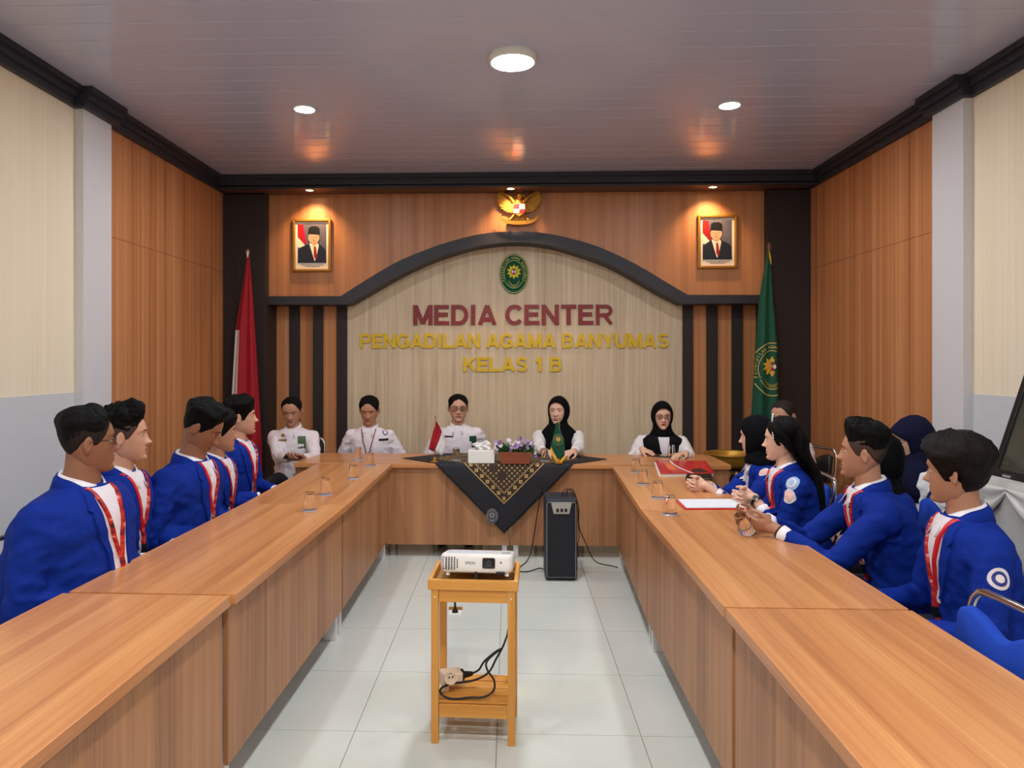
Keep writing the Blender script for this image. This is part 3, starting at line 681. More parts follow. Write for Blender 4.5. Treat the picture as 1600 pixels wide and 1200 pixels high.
c1 = MB().sheet(flagsheet([my(869, 660), my(864, 685), my(861, 698), my(873, 720)], [my(872, 659), my(877, 675), my(882, 692), my(882.5, 711)], b.y)).build('cloth', M_GREEN, e, 180, solid=.001)
MB().sheet(flagsheet([my(861, 698), my(866, 709), my(873, 720), my(878, 716), my(882.5, 711)], [my(860, 702), my(864, 713), my(873, 726), my(879, 721.5), my(883, 716)], b.y, 4, 0)).build('yellow_fringe', M_YELLOW, e, 180, solid=.002)
ec2 = my(872, 687); put_emblem(emblem_shapes(.042, .046, 'PENGADILAN AGAMA'), lambda u, v, o: Vector((ec2.x+u, ec2.y-.012-o*.5, ec2.z+v)), e, FK, ('rim_lettering', 'garland'))
# ------------------------------------------------------------------ inverted water glasses
def tumbler(loc, label, group='inverted drinking glasses on the tables', R=None):
    e = empty('drinking_glass', loc, 0, label, 'glass', group)
    MB().lathe([(.0365, 0), (.037, .002), (.026, .098), (.0255, .102), (.001, .102)], loc, 28, R=R, cap=False).lathe([(.0365, 0), (.0345, 0), (.0245, .090), (.001, .090)], loc, 28, R=R, cap=False).build('wall', M_GLASS, e, 40)
    MB().lathe([(.0395, .0005), (.0395, .004), (.0372, .006), (.0368, .0005)], loc, 28, R=R, cap=False).build('rim', mat('blue_white_rim', (196, 208, 236), .15, trans=.3), e, 40)
    return e
spots = [(483.7, 801, 'nearest inverted glass on the left table row'), (508.7, 776, 'second inverted glass from the camera on the left table row'), (552, 751, 'third inverted glass from the camera on the left table row'), (579, 731, 'fourth inverted glass on the left row, by the inner corner'),
         (560, 721, 'inverted glass on the left end of the head table'), (713, 722, 'inverted glass on the batik cloth left of the tissue box'), (851, 723, 'inverted glass on the batik cloth left of the green table flag'),
         (994, 741, 'farthest inverted glass on the right table row'), (1005, 760, 'second farthest inverted glass on the right table row'), (1028, 781.5, 'inverted glass beside the paper on the red folder'), (1047, 807, 'nearest inverted glass on the right table row'), (1049, 716.5, 'inverted glass beside the red book at the head table')]
for px, py, lb in spots:
    on_cloth = 'batik' in lb
    tumbler(onZ(px, py-3, ZC_+.002 if on_cloth else ZD), lb)
# ------------------------------------------------------------------ books, folders, phones
def slab(name, corners, z0, z1, mats, label, cat, parts=True):
    """corners: four pixels on the top face"""
    P = [onZ(px, py, z1) for px, py in corners]; c_ = sum(P, Vector())/4; e = empty(name, (c_.x, c_.y, z0), 0, label, cat)
    return e, P
M_BOOKRED = mat('red_book_cover', (206, 30, 38), .35, coat=.3); M_PAGES = mat('book_pages', (228, 222, 214), .7); M_ORANGE = mat('cover_orange_print', (232, 120, 70), .4)
e, P = slab('red_book', [(1024, 719.5), (1103, 720), (1116, 739), (1032, 740)], ZD, ZD+.022, None, 'red covered book on a white pad at the right end of the head table', 'book')
dz = Vector((0, 0, .003))
MB().prism(P, (0, 0, 0), (0, 0, -.003)).build('cover', M_BOOKRED, e)
MB().prism([p+(sum(P, Vector())/4-p)*.02 for p in P], (0, 0, -.003), (0, 0, -.012)).build('pages', M_PAGES, e)
MB().prism([p+Vector((-.012, -.008, 0)) for p in P], (0, 0, -.0125), (0, 0, -.0215)).build('white_pad', M_PAGES, e)
def onbook(u, v, o=.0005): return P[0].lerp(P[1], u).lerp(P[3].lerp(P[2], u), v)+Vector((0, 0, o))
MB().sheet([[onbook(.27+.28*v*v+.03*v, v), onbook(.305+.29*v*v+.03*v, v)] for v in [i/8 for i in range(9)]]).build('white_stripe', M_PAGES, e)
MB().add([onbook(.14, .15), onbook(.28, .15), onbook(.34, .75), onbook(.18, .75)], [(0, 1, 2, 3)]).build('title_block', M_ORANGE, e)
MB().add([onbook(.62, .70, .0006), onbook(.80, .6, .0006), onbook(.92, .95, .0006), onbook(.60, .95, .0006)], [(0, 1, 2, 3)]).build('cover_picture', mat('cover_dark_print', (70, 30, 34), .4), e)
e, P = slab('black_notebook', [(1073, 740), (1112, 740), (1113, 746), (1071, 746)], ZD, ZD+.02, None, 'black zipped notebook beside the red book', 'notebook')
MB().prism(P, (0, 0, 0), (0, 0, -.02)).build('cover', M_BLACK, e, bevel=.003)
MB().tube([P[3]+Vector((0, -.001, -.01)), P[2]+Vector((0, -.001, -.01))], .0025, 6).build('zip', M_CHROME, e)
e, P = slab('red_folder', [(1055, 779.5), (1150, 779), (1172, 793), (1070, 793.5)], ZD, ZD+.012, None, 'open red folder holding a white sheet, under the hands with the watch', 'folder')
MB().prism(P, (0, 0, -.004), (0, 0, -.0118)).build('cover', M_BOOKRED, e)
cc = sum(P, Vector())/4
MB().prism([p+(cc-p)*.07 for p in P], (0, 0, 0), (0, 0, -.0038)).build('paper', mat('white_paper', (226, 230, 238), .6), e)
def phone(loc, rz, label, R=None, nm='mobile_phone'):
    e = empty(nm, loc, 0, label, 'phone'); R = R or Matrix.Rotation(rz, 3, 'Z'); loc = Vector(loc)
    MB().box(loc+R @ Vector((0, 0, .0045)), (.075, .155, .009), R=R).build('body', M_BLACK, e, bevel=.003)
    MB().box(loc+R @ Vector((0, 0, .0093)), (.068, .146, .0008), R=R).build('screen', mat('phone_screen', (30, 34, 42), .05, coat=.6), e)
    return e
p = onZ(1034, 713.5, ZD); phone((p.x, p.y, ZD), math.radians(70), 'black mobile phone on the head table under a woman\'s hand')
# ================================================================== loudspeaker and cables
p = onZ(877, 908, 0); sx0, sx1 = onZ(852, 908, 0).x, onZ(902, 908, 0).x; sz = .585; sy = p.y
sp = empty('loudspeaker', ((sx0+sx1)/2, sy+.14, 0), 0, 'tall black portable loudspeaker standing on the floor before the head table', 'loudspeaker')
MB().bb((sx0, sy, .012), (sx1, sy+.28, sz)).build('cabinet', mat('speaker_cabinet', (40, 46, 56), .5), sp, bevel=.012)
MB().bb((sx0+.012, sy-.008, .025), (sx1-.012, sy, sz-.02)).build('grille', mat('speaker_grille', (20, 24, 34), .6, bump=((400, 400, 400), .5, 1)), sp, bevel=.004)
def SQ(u, v, o): return Vector((sx0+(sx1-sx0)*u, sy-o, sz*v))
fr = MB(); fr.tube([SQ(.05, .05, .008), SQ(.05, .93, .008), SQ(.08, .96, .008), SQ(.92, .96, .008), SQ(.95, .93, .008), SQ(.95, .05, .008)], .004, 6, closed=True); fr.build('edge_trim', mat('grey_trim', (120, 122, 124), .4), sp, 60)
pn = MB().prism([SQ(.18, .955, 0), SQ(.82, .955, 0), SQ(.74, .82, 0), SQ(.26, .82, 0)], (0, -.014, 0), (0, -.004, 0)).build('control_panel', mat('silver_panel', (170, 168, 160), .35), sp)
for u in (.34, .47, .60): MB().bb(SQ(u, .845, .018), SQ(u+.08, .885, .012)).build('button', M_BLACK, pn)
for u in (.1, .9):
    for v in (.2, .9): MB().lathe([(.012, 0), (.012, .013)], (sx0+(sx1-sx0)*u, sy+.28*v, 0), 10).build('foot', M_BLACK, sp)
def cable(name, pts, r, label, k=6, cat='cable', m=M_RUBBER):
    o = MB().tube(smooth_path(pts, k), r, 7).build(name, m, None, 180); return tag(o, label, cat)
tp = Vector((sx1-.07, sy+.10, sz))
cable('audio_cable', [tp+Vector((0, 0, .0)), tp+Vector((.01, 0, .045)), tp+Vector((.05, 0, .04)), Vector((sx1+.02, sy+.12, .5)), Vector((sx1+.03, sy+.2, .35)), Vector((sx1+.08, sy+.3, .22)), Vector((sx1+.16, sy+.32, .06)), onZ(955, 884, .006), onZ(965, 886.5, .006)], .004, 'black cable looping from the loudspeaker top down to the right')
cable('audio_cable', [tp+Vector((-.03, 0, .0)), tp+Vector((-.02, 0, .04)), tp+Vector((.03, .01, .042)), Vector((sx1+.012, sy+.15, .5)), Vector((sx1+.02, sy+.16, .38)), Vector((sx1+.03, sy+.17, .27)), Vector((sx1+.018, sy+.2, .2)), Vector((sx1+.02, sy+.24, .006))], .003, 'black cable hanging close to the loudspeaker side')
cable('microphone_cable', [onY(848, 755, YT0-.035), onY(840, 800, YT0-.04), onY(833, 845, YT0-.04), onY(826, 872, YT0-.05), onZ(812, 886, .006), onZ(800, 889, .006), onZ(770, 888, .006)], .004, 'thin black cable hanging from the cloth to the floor, left of the loudspeaker')
cable('floor_cable', [Vector((sx0-.005, sy+.2, .03)), onZ(842, 888, .006), onZ(825, 893, .006), onZ(805, 893, .006), onZ(770, 896, .006)], .004, 'black cable lying on the tiles left of the loudspeaker')
# ================================================================== projector stand, projector, socket strip
st = onZ(741, 1165, 0); RS = math.radians(-2.4)
stand = empty('projector_stand', (st.x, st.y+.145, 0), RS, 'honey coloured bamboo stand with a tray top and low shelf in the aisle', 'stand')
Wd, Dd, zt = .345, .285, .672
def SB(a, b, nm, m, bev=.002): return MB().bb(a, b).build(nm, m, stand, bevel=bev, local=True)
for sx in (-1, 1):
    for sy_ in (-1, 1):
        cx_, cy_ = sx*(Wd/2-.016), sy_*(Dd/2-.016); SB((cx_-.015, cy_-.015, 0), (cx_+.015, cy_+.015, .632), 'leg', W_BAMBOO_V)
        if sy_ < 0: MB().lathe([(.004, 0), (.003, .002)], (cx_, cy_-.0155, .598), 8, R=Matrix.Rotation(PI/2, 3, 'X')).build('peg', M_PAPER, stand, local=True)
SB((-Wd/2-.012, -Dd/2-.006, .630), (Wd/2+.012, -Dd/2+.012, zt), 'tray_side', W_BAMBOO); SB((-Wd/2-.012, Dd/2-.012, .630), (Wd/2+.012, Dd/2+.006, zt), 'tray_side', W_BAMBOO)
for sx in (-1, 1): SB((sx*(Wd/2+.011)-(.016 if sx > 0 else 0), -Dd/2+.0125, .630), (sx*(Wd/2+.011)+(.016 if sx < 0 else 0), Dd/2-.0125, zt), 'tray_side', W_BAMBOO)
SB((-Wd/2+.006, -Dd/2+.013, .632), (Wd/2-.006, Dd/2-.013, .642), 'tray_floor', wood('tray_floor_wood', [(150, 110, 62), (170, 128, 76), (186, 144, 90)], 0, 14, .4))
for z0, z1 in ((.578, .628), (.108, .162)):
    SB((-Wd/2+.033, -Dd/2+.004, z0), (Wd/2-.033, -Dd/2+.02, z1), 'apron', W_BAMBOO); SB((-Wd/2+.033, Dd/2-.02, z0), (Wd/2-.033, Dd/2-.004, z1), 'apron', W_BAMBOO)
    for sx in (-1, 1): SB((sx*(Wd/2-.012)-.007, -Dd/2+.033, z0), (sx*(Wd/2-.012)+.007, Dd/2-.033, z1), 'apron', W_BAMBOO)
for i in range(4):
    y0 = -Dd/2+.008+i*(Dd-.01)/4; SB((-Wd/2+.031, y0, .164), (Wd/2-.031, y0+(Dd-.05)/4, .174), 'shelf_slat', W_BAMBOO)
pc = stand.location+Vector((.012, -.015, 0)); pz0 = .655
pr = empty('projector', (pc.x, pc.y, .664), math.radians(-3), 'white projector with a dark lens on the bamboo tray', 'projector')
def rrect(w_, d_, r, n=5):
    out = []
    for sx, sy_, a0 in ((1, 1, 0), (-1, 1, 90), (-1, -1, 180), (1, -1, 270)):
        for i in range(n+1): a = math.radians(a0+90*i/n); out.append((sx*(w_/2-r)+r*math.cos(a), sy_*(d_/2-r)+r*math.sin(a)))
    return out
pr.rotation_euler.x = math.radians(-10)
M_PROJ = mat('projector_white', (236, 232, 228), .3); fz = -.117
body = MB().loft([[Vector((x*s, y*s, z)) for x, y in rrect(.300, .234, .028)] for s, z in ((.93, .012), (.985, .02), (1, .04), (1, .068), (.985, .080), (.95, .086))]).build('casing', M_PROJ, pr, 50, local=True)
for i in range(6):
    for j in range(7):
        if (i > 4 and j in (0, 6)): continue
        MB().box((-.135+i*.0115, fz-.0008+(.006 if i == 0 else 0), .026+j*.0075), (.0075-.0006*i, .003, .0045)).build('vent_slot', M_BLACK, body, local=True)
MB().loft([[Vector((.052+x, fz-o, .052+y)) for x, y in rrect(w_, h_, .006)] for w_, h_, o in ((.052, .042, -.004), (.052, .042, .003), (.046, .036, .003), (.040, .030, .001))]).build('lens_surround', mat('lens_surround', (40, 30, 28), .3), pr, 40, local=True)
MB().lathe([(.0145, 0), (.0145, .006), (.012, .007), (.008, .004), (.001, .003)], (.052, fz-.0012, .050), 24, R=Matrix.Rotation(PI/2, 3, 'X')).build('lens', mat('lens_glass', (20, 24, 40), .05, coat=1), pr, 60, local=True)
vs, fs = text_raw('EPSON', .015); wT = max(v.x for v in vs)
MB().add([Vector((-.045+v.x/wT*.042, fz-.0015, .047+v.y/.73*.010)) for v in vs], fs).build('maker_lettering', mat('grey_print', (120, 118, 118), .5), pr, local=True)
MB().bb((.098, fz-.0015, .052), (.106, fz-.0005, .059)).build('printed_mark', mat('grey_print', (120, 118, 118), .5), pr, local=True)
MB().bb((.083, fz-.003, .008), (.118, fz+.01, .019)).build('port_cover', M_BLACK, pr, bevel=.002, local=True)
for x, y in ((-.118, -.095), (.125, -.095), (0, .09)): MB().lathe([(.009, 0), (.009, .014)], (x, y, 0), 12).build('foot', M_PROJ, pr, local=True)
MB().bb((-.005, fz+.004, -.036), (.005, fz+.014, .018)).build('front_foot', M_BLACK, pr, local=True)
MB().bb((-.13, -.08, .086), (.04, .06, .0865)).build('top_hatch', mat('projector_top', (214, 222, 230), .3), pr, bevel=.002, local=True)
MB().bb((.10, -.06, .086), (.135, -.01, .0885)).build('keypad', mat('keypad_grey', (150, 158, 168), .4), pr, bevel=.001, local=True)
sw = empty('socket_block', stand.location+Vector((-.105, -.02, .174)), math.radians(20), 'cream multi-way socket adapter on the low shelf of the stand', 'socket')
sw.scale = (1.25, 1.25, 1.25)
M_CRM = mat('cream_plastic', (226, 204, 180), .45)
MB().bb((-.035, -.03, .02), (.035, .03, .062)).build('casing', M_CRM, sw, bevel=.006, local=True)
MB().bb((-.05, -.022, .0), (-.01, .022, .02)).build('casing_end', M_CRM, sw, bevel=.005, local=True)
MB().lathe([(.021, 0), (.021, .014), (.017, .014), (.017, .006), (.001, .006)], (-.012, -.03, .05), 20, R=Matrix.Rotation(PI/2.6, 3, 'X')).build('socket_face', M_CRM, sw, 40, local=True)
for dx in (-.006, .006): MB().lathe([(.003, 0), (.003, .002)], (-.012+dx, -.042, .058), 8, R=Matrix.Rotation(PI/2.6, 3, 'X')).build('socket_hole', M_BLACK, sw, local=True)
MB().lathe([(.02, 0), (.02, .006), (.012, .012), (.009, .03), (.007, .04)], (.036, 0, .042), 16, R=Matrix.Rotation(PI/2, 3, 'Y')).build('plug', M_RUBBER, sw, 40, local=True)
sl = stand.location
def sh_(px, py, dy, z=None):
    q = onY(px, py, sl.y+dy)
    if q.z < .1795: q.z = .1795
    return q
plug_end = sw.location+Matrix.Rotation(math.radians(20), 3, 'Z') @ Vector((.074, 0, .042))*1.25
cable('power_cable', [plug_end, plug_end+Vector((.03, .012, .012)), sh_(757, 1033, -.0), sh_(775, 1018, -.01), sh_(783, 1014, 0), sh_(772, 1022, -.01), sh_(760, 1035, -.03), sh_(762, 1048, -.05), sh_(772, 1063, -.06), sh_(771, 1079, -.10), sh_(757, 1089, -.12), sh_(735, 1090, -.125), sh_(706, 1093, -.125), sh_(690, 1085, -.12), sh_(690, 1075, -.09), sh_(708, 1068, -.06), sh_(740, 1063, -.03), sh_(763, 1051, -.01), sh_(775, 1030, .01), sh_(784, 1014, .03), sh_(789, 1002, .09), sh_(794, 985, .155), sh_(797, 945, .17), sh_(795, 905, .17)], .0045, 'black power cable coiled on the low shelf of the projector stand')
p = onZ(711, 958, 0); fs_ = empty('floor_socket', p, 0, 'small square floor socket with a black plug behind the projector stand', 'socket')
MB().box(p+Vector((0, 0, .003)), (.085, .085, .006)).build('plate', M_WHITE, fs_, bevel=.002)
MB().box(p+Vector((0, .05, .012)), (.085, .012, .02)).build('flap', M_GOLD, fs_, bevel=.002)
MB().lathe([(.02, .006), (.018, .014), (.010, .03), (.007, .045), (.004, .12)], p, 14).build('plug', M_RUBBER, fs_, 40)
# ================================================================== gilded bowl on a carved stand, right of the head table
p = atD(1142, 712, 6.75); gb = empty('gilded_bowl', (p.x, p.y, .585), 0, 'wide gilded bowl with a rolled rim behind the right end of the head table', 'bowl')
M_GILT = mat('gilt_wood', (186, 140, 52), .4, .5)
MB().lathe([(.10, 0), (.16, .03), (.205, .09), (.215, .115), (.232, .125), (.232, .14), (.222, .145), (.20, .138), (.185, .10), (.12, .03), (.001, .02)], gb.location, 48).build('bowl', M_GILT, gb, 50)
MB().tube([gb.location+Vector((.229*math.cos(t*PI/24), .229*math.sin(t*PI/24), .135)) for t in range(48)], .009, 8, closed=True).build('rolled_rim', M_GOLD, gb, 60)
cs = empty('carved_stand', (p.x, p.y, 0), 0, 'dark carved stand under the gilded bowl', 'stand'); M_CARV = mat('carved_dark_wood', (58, 44, 34), .6)
MB().lathe([(.16, 0), (.16, .03), (.09, .06), (.075, .3), (.1, .5), (.17, .55), (.17, .58)], (p.x, p.y, 0), 32).build('column', M_CARV, cs, 50)
for i in range(16):
    a = 2*PI*i/16; q = Vector((p.x+.17*math.cos(a), p.y+.17*math.sin(a), .55)); MB().ell(q, (.02, .02, .03), 8, 6).build('carving', M_GILT, cs, 60)
# ================================================================== leaning glass board and draped side table by the right wall
gx0, gy0 = 2.46, 3.86
tblz = onX(1560, 742, gx0).z-.01
sd = empty('side_table', (XR-.28, 3.1, 0), 0, 'side table under a grey swagged cloth by the right wall', 'table')
MB().bb((XR-.50, 2.5, tblz-.03), (XR-.03, 3.93, tblz)).build('table_top', W_TOP_Y, sd, bevel=.003)
for sx in (XR-.47, XR-.06):
    for yy in (2.54, 3.89): MB().bb((sx-.02, yy-.02, 0), (sx+.02, yy+.02, tblz-.03)).build('leg', M_STEEL, sd)
M_SWAG = mat('grey_satin_cloth', (176, 176, 172), .45, sheen=.3)
rows = []
for i in range(13):
    z = tblz+.002-i*.055; rows.append([Vector((XR-.515-.012*math.sin(j*1.1)-.004*i*.3, 2.48+1.47*j/40, z)) for j in range(41)])
MB().sheet([[Vector((XR-.05, v.y, tblz+.003)) for v in rows[0]]]+rows).build('cloth_skirt', M_SWAG, sd, 180, solid=.002)
for kk in range(4):
    rows = []
    for i in range(7):
        rows.append([Vector((XR-.53-.012*math.sin(i*1.6), 2.5+.36*kk+.36*j/12, tblz-.02-i*.022*(math.sin(PI*j/12)+.12))) for j in range(13)])
    MB().sheet(rows).build('swag', mat('white_satin_swag', (206, 204, 200), .4, sheen=.3), sd, 180, solid=.002)
bt = Vector((gx0, gy0, tblz)); lean = Vector((.30, 0, .92)).normalized(); Lb, Wb = 1.15, 1.25
gbd = empty('glass_board', bt+Vector((0, -Wb/2, 0)), 0, 'black-framed glass board leaning against the right wall', 'board')
nb = Vector((-lean.z, 0, lean.x))
def GB(u, v, o=0): return bt+Vector((0, -u*Wb, 0))+lean*(v*Lb)+nb*o
def gbar(nm, u0, v0, u1, v1, m=M_BLACK, t=.03):
    MB().prism([GB(u0, v0), GB(u1, v0), GB(u1, v1), GB(u0, v1)], nb*.012, nb*-.012).build(nm, m, gbd, bevel=.002)
gbar('frame_bottom', 0, 0, 1, .035); gbar('frame_top', 0, .965, 1, 1); gbar('frame_side', 0, .035, .03, .965); gbar('frame_side', .97, .035, 1, .965)
MB().prism([GB(.03, .035), GB(.97, .035), GB(.97, .965), GB(.03, .965)], nb*.003, nb*-.003).build('pane', mat('dark_glass', (52, 58, 52), .06, spec=.7, coat=.5), gbd)
MB().bb(GB(.10, .012, .014)-Vector((.004, .03, .008)), GB(.10, .012, .014)+Vector((.004, .03, .008))).build('clip', M_CHROME, gbd)
# ================================================================== chairs
M_SEATBLUE = mat('royal_blue_fabric', (28, 68, 176), .85, spec=.25, bump=((300, 300, 300), .15, 2)); M_SEATBLK = mat('black_vinyl', (30, 31, 34), .35)
def make_chair(m_cush, label):
    """local +y = the way a sitter faces"""
    e = empty('stacking_chair', (0, 0, 0), 0, label, 'chair')
    w_ = .205
    back = [(-w_, -.20, .02), (-w_, -.20, .45), (-w_, -.235, .62), (-w_*.985, -.255, .77), (-w_*.86, -.262, .825), (-w_*.6, -.264, .838), (w_*.6, -.264, .838), (w_*.86, -.262, .825), (w_*.985, -.255, .77), (w_, -.235, .62), (w_, -.20, .45), (w_, -.20, .02)]
    MB().tube(smooth_path([Vector(b) for b in back], 4), .0125, 10).build('back_frame', M_CHROME, e, 180, local=True)
    for s in (-1, 1):
        MB().tube(smooth_path([Vector((s*w_, -.20, .43)), Vector((s*w_, .17, .43)), Vector((s*w_, .215, .41)), Vector((s*w_, .225, .36)), Vector((s*w_, .235, .02))], 4), .0115, 10).build('front_leg', M_CHROME, e, 180, local=True)
        for yy in (-.2, .235): MB().lathe([(.016, 0), (.016, .022)], (s*w_, yy, 0), 10).build('foot', M_BLACK, e, local=True)
    MB().tube([(-w_, -.2, .22), (w_, -.2, .22)], .008, 8).build('stretcher', M_CHROME, e, 180, local=True)
    o = MB().loft([[Vector((x*s, y*s+.02, z)) for x, y in rrect(.40, .42, .06)] for s, z in ((.94, .435), (1, .445), (1, .475), (.95, .49), (.8, .497))]).build('seat', m_cush, e, 60, local=True)
    prof = []                                       # back cushion with a dipped top edge
    n = 24
    for i in range(n+1):
        t = -1+2*i/n; x = t*(w_-.018); tp = .80-.055*math.exp(-((t)/.45)**2)-.03*max(0, abs(t)-.8)*5*.6; prof.append((x, tp))
    rows = []
    for o_, ins in ((.0, .02), (.012, .0), (.03, .004), (.042, .03)):
        rows.append([Vector((x*(1-ins), -.252-(z-.8)*-.10+o_+.012, z-ins*.5)) for x, z in prof]+[Vector((x*(1-ins), -.222+o_+.006, .56+ins*.5)) for x in (w_-.02, 0, -w_+.02)])
    MB().loft(rows).build('back_cushion', m_cush, e, 60, local=True)
    return e
chair_blue = make_chair(M_SEATBLUE, 'empty blue and chrome stacking chair tucked under the near right table')
used_blue = [False]
chair_blk = None
def place_chair(x, y, yaw, label, black=False):
    global chair_blk
    if black:
        if chair_blk is None: o = chair_blk = make_chair(M_SEATBLK, label)
        else: o = copy_tree(chair_blk)
    else:
        o = chair_blue if not used_blue[0] else copy_tree(chair_blue); used_blue[0] = True
    o.location = (x, y, 0); o.rotation_euler = (0, 0, yaw-PI/2); o['label'] = label; o['category'] = 'chair'
    o['group'] = 'stacking chairs'
    return o
place_chair(1.225, 2.21, PI+.03, 'empty blue chair with chrome loop back tucked under the near right desk')
# ================================================================== people
M_JACKET = mat('royal_blue_jacket', (8, 42, 138), .8, spec=.2, bump=((26, 26, 26), .45, 4))
M_LAPEL = M_JACKET
M_SHIRT = mat('white_shirt_cotton', (226, 220, 228), .75, bump=((34, 34, 34), .3, 4))
M_CUFF = mat('white_cuff', (236, 232, 236), .75)
M_BLOUSE = mat('white_blouse', (226, 226, 230), .75, bump=((30, 30, 30), .3, 4))
M_VEST = mat('black_vest', (14, 15, 18), .85, spec=.2)
M_TROUSER = mat('dark_trousers', (26, 28, 38), .8)
M_SHOE = mat('black_shoe', (16, 16, 17), .35)
M_HIJB = mat('black_hijab', (10, 11, 15), .9, spec=.15, bump=((18, 18, 18), .4, 4))
M_HIJN = mat('navy_hijab', (16, 19, 48), .85, spec=.2, bump=((18, 18, 18), .4, 4))
M_HAIR = mat('black_hair', (6, 5, 6), .55, spec=.15, bump=((260, 260, 40), .6, 3))
M_HAIRB = mat('brown_black_hair', (18, 12, 10), .55, spec=.2, bump=((260, 260, 40), .6, 3))
M_HAIRG = mat('greying_hair', (44, 39, 37), .6, spec=.3, bump=((260, 260, 60), .6, 3))
M_SCL = mat('eye_white', (214, 206, 200), .2, coat=.4); M_IRIS = mat('iris_dark', (22, 14, 10), .15, coat=.6)
M_STRAP = mat('lanyard_print', None, .5, vary=((20, 20, 44), [(30, 18, 26), (120, 16, 24), (186, 26, 30), (206, 70, 36), (216, 190, 190)]))
M_STRAPR = mat('lanyard_red', (200, 24, 36), .5)
M_CARD = mat('white_card', (228, 226, 228), .35, coat=.3)
M_SPEC = mat('spectacle_frame', (18, 16, 18), .3); M_LENS = mat('spectacle_lens', (255, 255, 255), .0, trans=1, ior=1.02)
M_BADGEW = mat('badge_white', (224, 214, 218), .5); M_BADGEP = mat('badge_peach', (236, 190, 176), .5); M_BADGEB = mat('badge_blue', (150, 190, 232), .5); M_BADGEN = mat('badge_navy', (40, 50, 130), .5)
def skin_mat(rgb): return mat('skin_%d_%d_%d' % rgb, rgb, .5, spec=.4, sss=.12)
def lip_mat(rgb): return mat('lips_%d_%d_%d' % rgb, rgb, .4)
def interp(x, xs, ys):
    if x <= xs[0]: return ys[0]
    for i in range(len(xs)-1):
        if x <= xs[i+1]:
            t = (x-xs[i])/(xs[i+1]-xs[i])
            m0 = (ys[i+1]-ys[i-1])/(xs[i+1]-xs[i-1])*(xs[i+1]-xs[i]) if i > 0 else (ys[i+1]-ys[i])
            m1 = (ys[i+2]-ys[i])/(xs[i+2]-xs[i])*(xs[i+1]-xs[i]) if i < len(xs)-2 else (ys[i+1]-ys[i])
            return (2*t**3-3*t*t+1)*ys[i]+(t**3-2*t*t+t)*m0+(-2*t**3+3*t*t)*ys[i+1]+(t**3-t*t)*m1
    return ys[-1]
HZ = [-.120, -.113, -.098, -.075, -.048, -.02, .005, .032, .06, .085, .103, .113, .118]
HW = [.004, .024, .043, .057, .0655, .0715, .0755, .078, .0755, .0630, .044, .027, .004]
HF = [.060, .079, .0865, .086, .085, .084, .086, .0875, .081, .063, .041, .020, -.006]
HB = [.052, .030, -.008, -.038, -.062, -.080, -.091, -.098, -.098, -.086, -.066, -.046, -.014]
def hsurf(a, z):
    w_, f_, b_ = interp(z, HZ, HW), interp(z, HZ, HF), interp(z, HZ, HB)
    ca, sa = math.cos(a), math.sin(a); n = 2.25
    x = w_*math.copysign(abs(ca)**(2/n), ca); c0 = (f_+b_)/2; ry = (f_-b_)/2
    y0 = min(max(-.01, b_+.003), f_-.003)
    y = y0 + ((f_-y0) if sa > 0 else (y0-b_))*math.copysign(abs(sa)**(2/n), sa)
    return Vector((x, y, z))
def gs(d, s): return math.exp(-.5*(d/s)**2)
def face_disp(p, fat=0.0, nose=1.0):
    x, y, z = p
    if y < .01: return p
    wgt = min(1, max(0, (y-.01)/.03)); ax = abs(x); d = 0
    d += -.0095*gs(ax-.031, .014)*gs(z-.004, .0095)
    d += .0045*gs(ax-.027, .018)*gs(z-.026, .007)
    d += -.004*gs(ax, .010)*gs(z-.016, .008)
    if -.045 < z < .03:
        t = (.018-z)/.05; d += nose*(.004+.016*max(0, min(1, t)))*gs(ax, .0072+.003*max(0, t))*(1 if z > -.034 else gs(z+.034, .005))
    d += nose*.0075*gs(ax, .009)*gs(z+.030, .0085)+nose*.0085*gs(ax-.0125, .0062)*gs(z+.034, .0062)
    d += .0055*gs(ax, .019)*gs(z+.0595, .0055)+.0062*gs(ax, .017)*gs(z+.0735, .0058)-.0045*gs(ax, .021)*gs(z+.0665, .0024)
    d += -.0045*gs(ax, .02)*gs(z+.086, .006)+.006*gs(ax, .016)*gs(z+.104, .009)
    d += (.003+fat)*gs(ax-.043, .018)*gs(z+.024, .016)
    return Vector((x*(1+fat*3*gs(z+.05, .035)), y+d*wgt, z))
def head_mesh(mb, T, fat, nose, nr=64, na=84):
    """T maps head-local points to world"""
    rows = []
    for i in range(nr+1):
        u = i/nr; z = -.120+.238*(.5-.5*math.cos(PI*u))*.35+.238*u*.65; row = []
        for j in range(na):
            t = j/na; a = PI/2+2*PI*(t-.5)
            s = 2*(t-.5); a = PI/2+PI*(s*abs(s)**.35)           # denser towards the face
            row.append(T(face_disp(hsurf(a, z), fat, nose)))
        rows.append(row)
    mb.loft(rows)
    for s in (-1, 1):                                            # ears
        R = Matrix.Rotation(s*math.radians(18), 3, 'Z') @ Matrix.Rotation(math.radians(-10), 3, 'X'); c_ = Vector((s*.0785, -.012, -.006))
        vs = []; nu, nv = 16, 10; base = MB().ell((0, 0, 0), (.0085, .0185, .032), nu, nv)
        pts = []
        for v in base.v:
            v = Vector(v); rr = math.hypot((v.y-.002)/.0185, (v.z+.0)/.032)
            if v.z < 0: v.y *= 1-.35*(-v.z/.032)
            if v.x*s > 0: v.x -= s*.008*gs(rr, .42)
            pts.append(T(c_+R @ v))
        mb.add(pts, base.f)
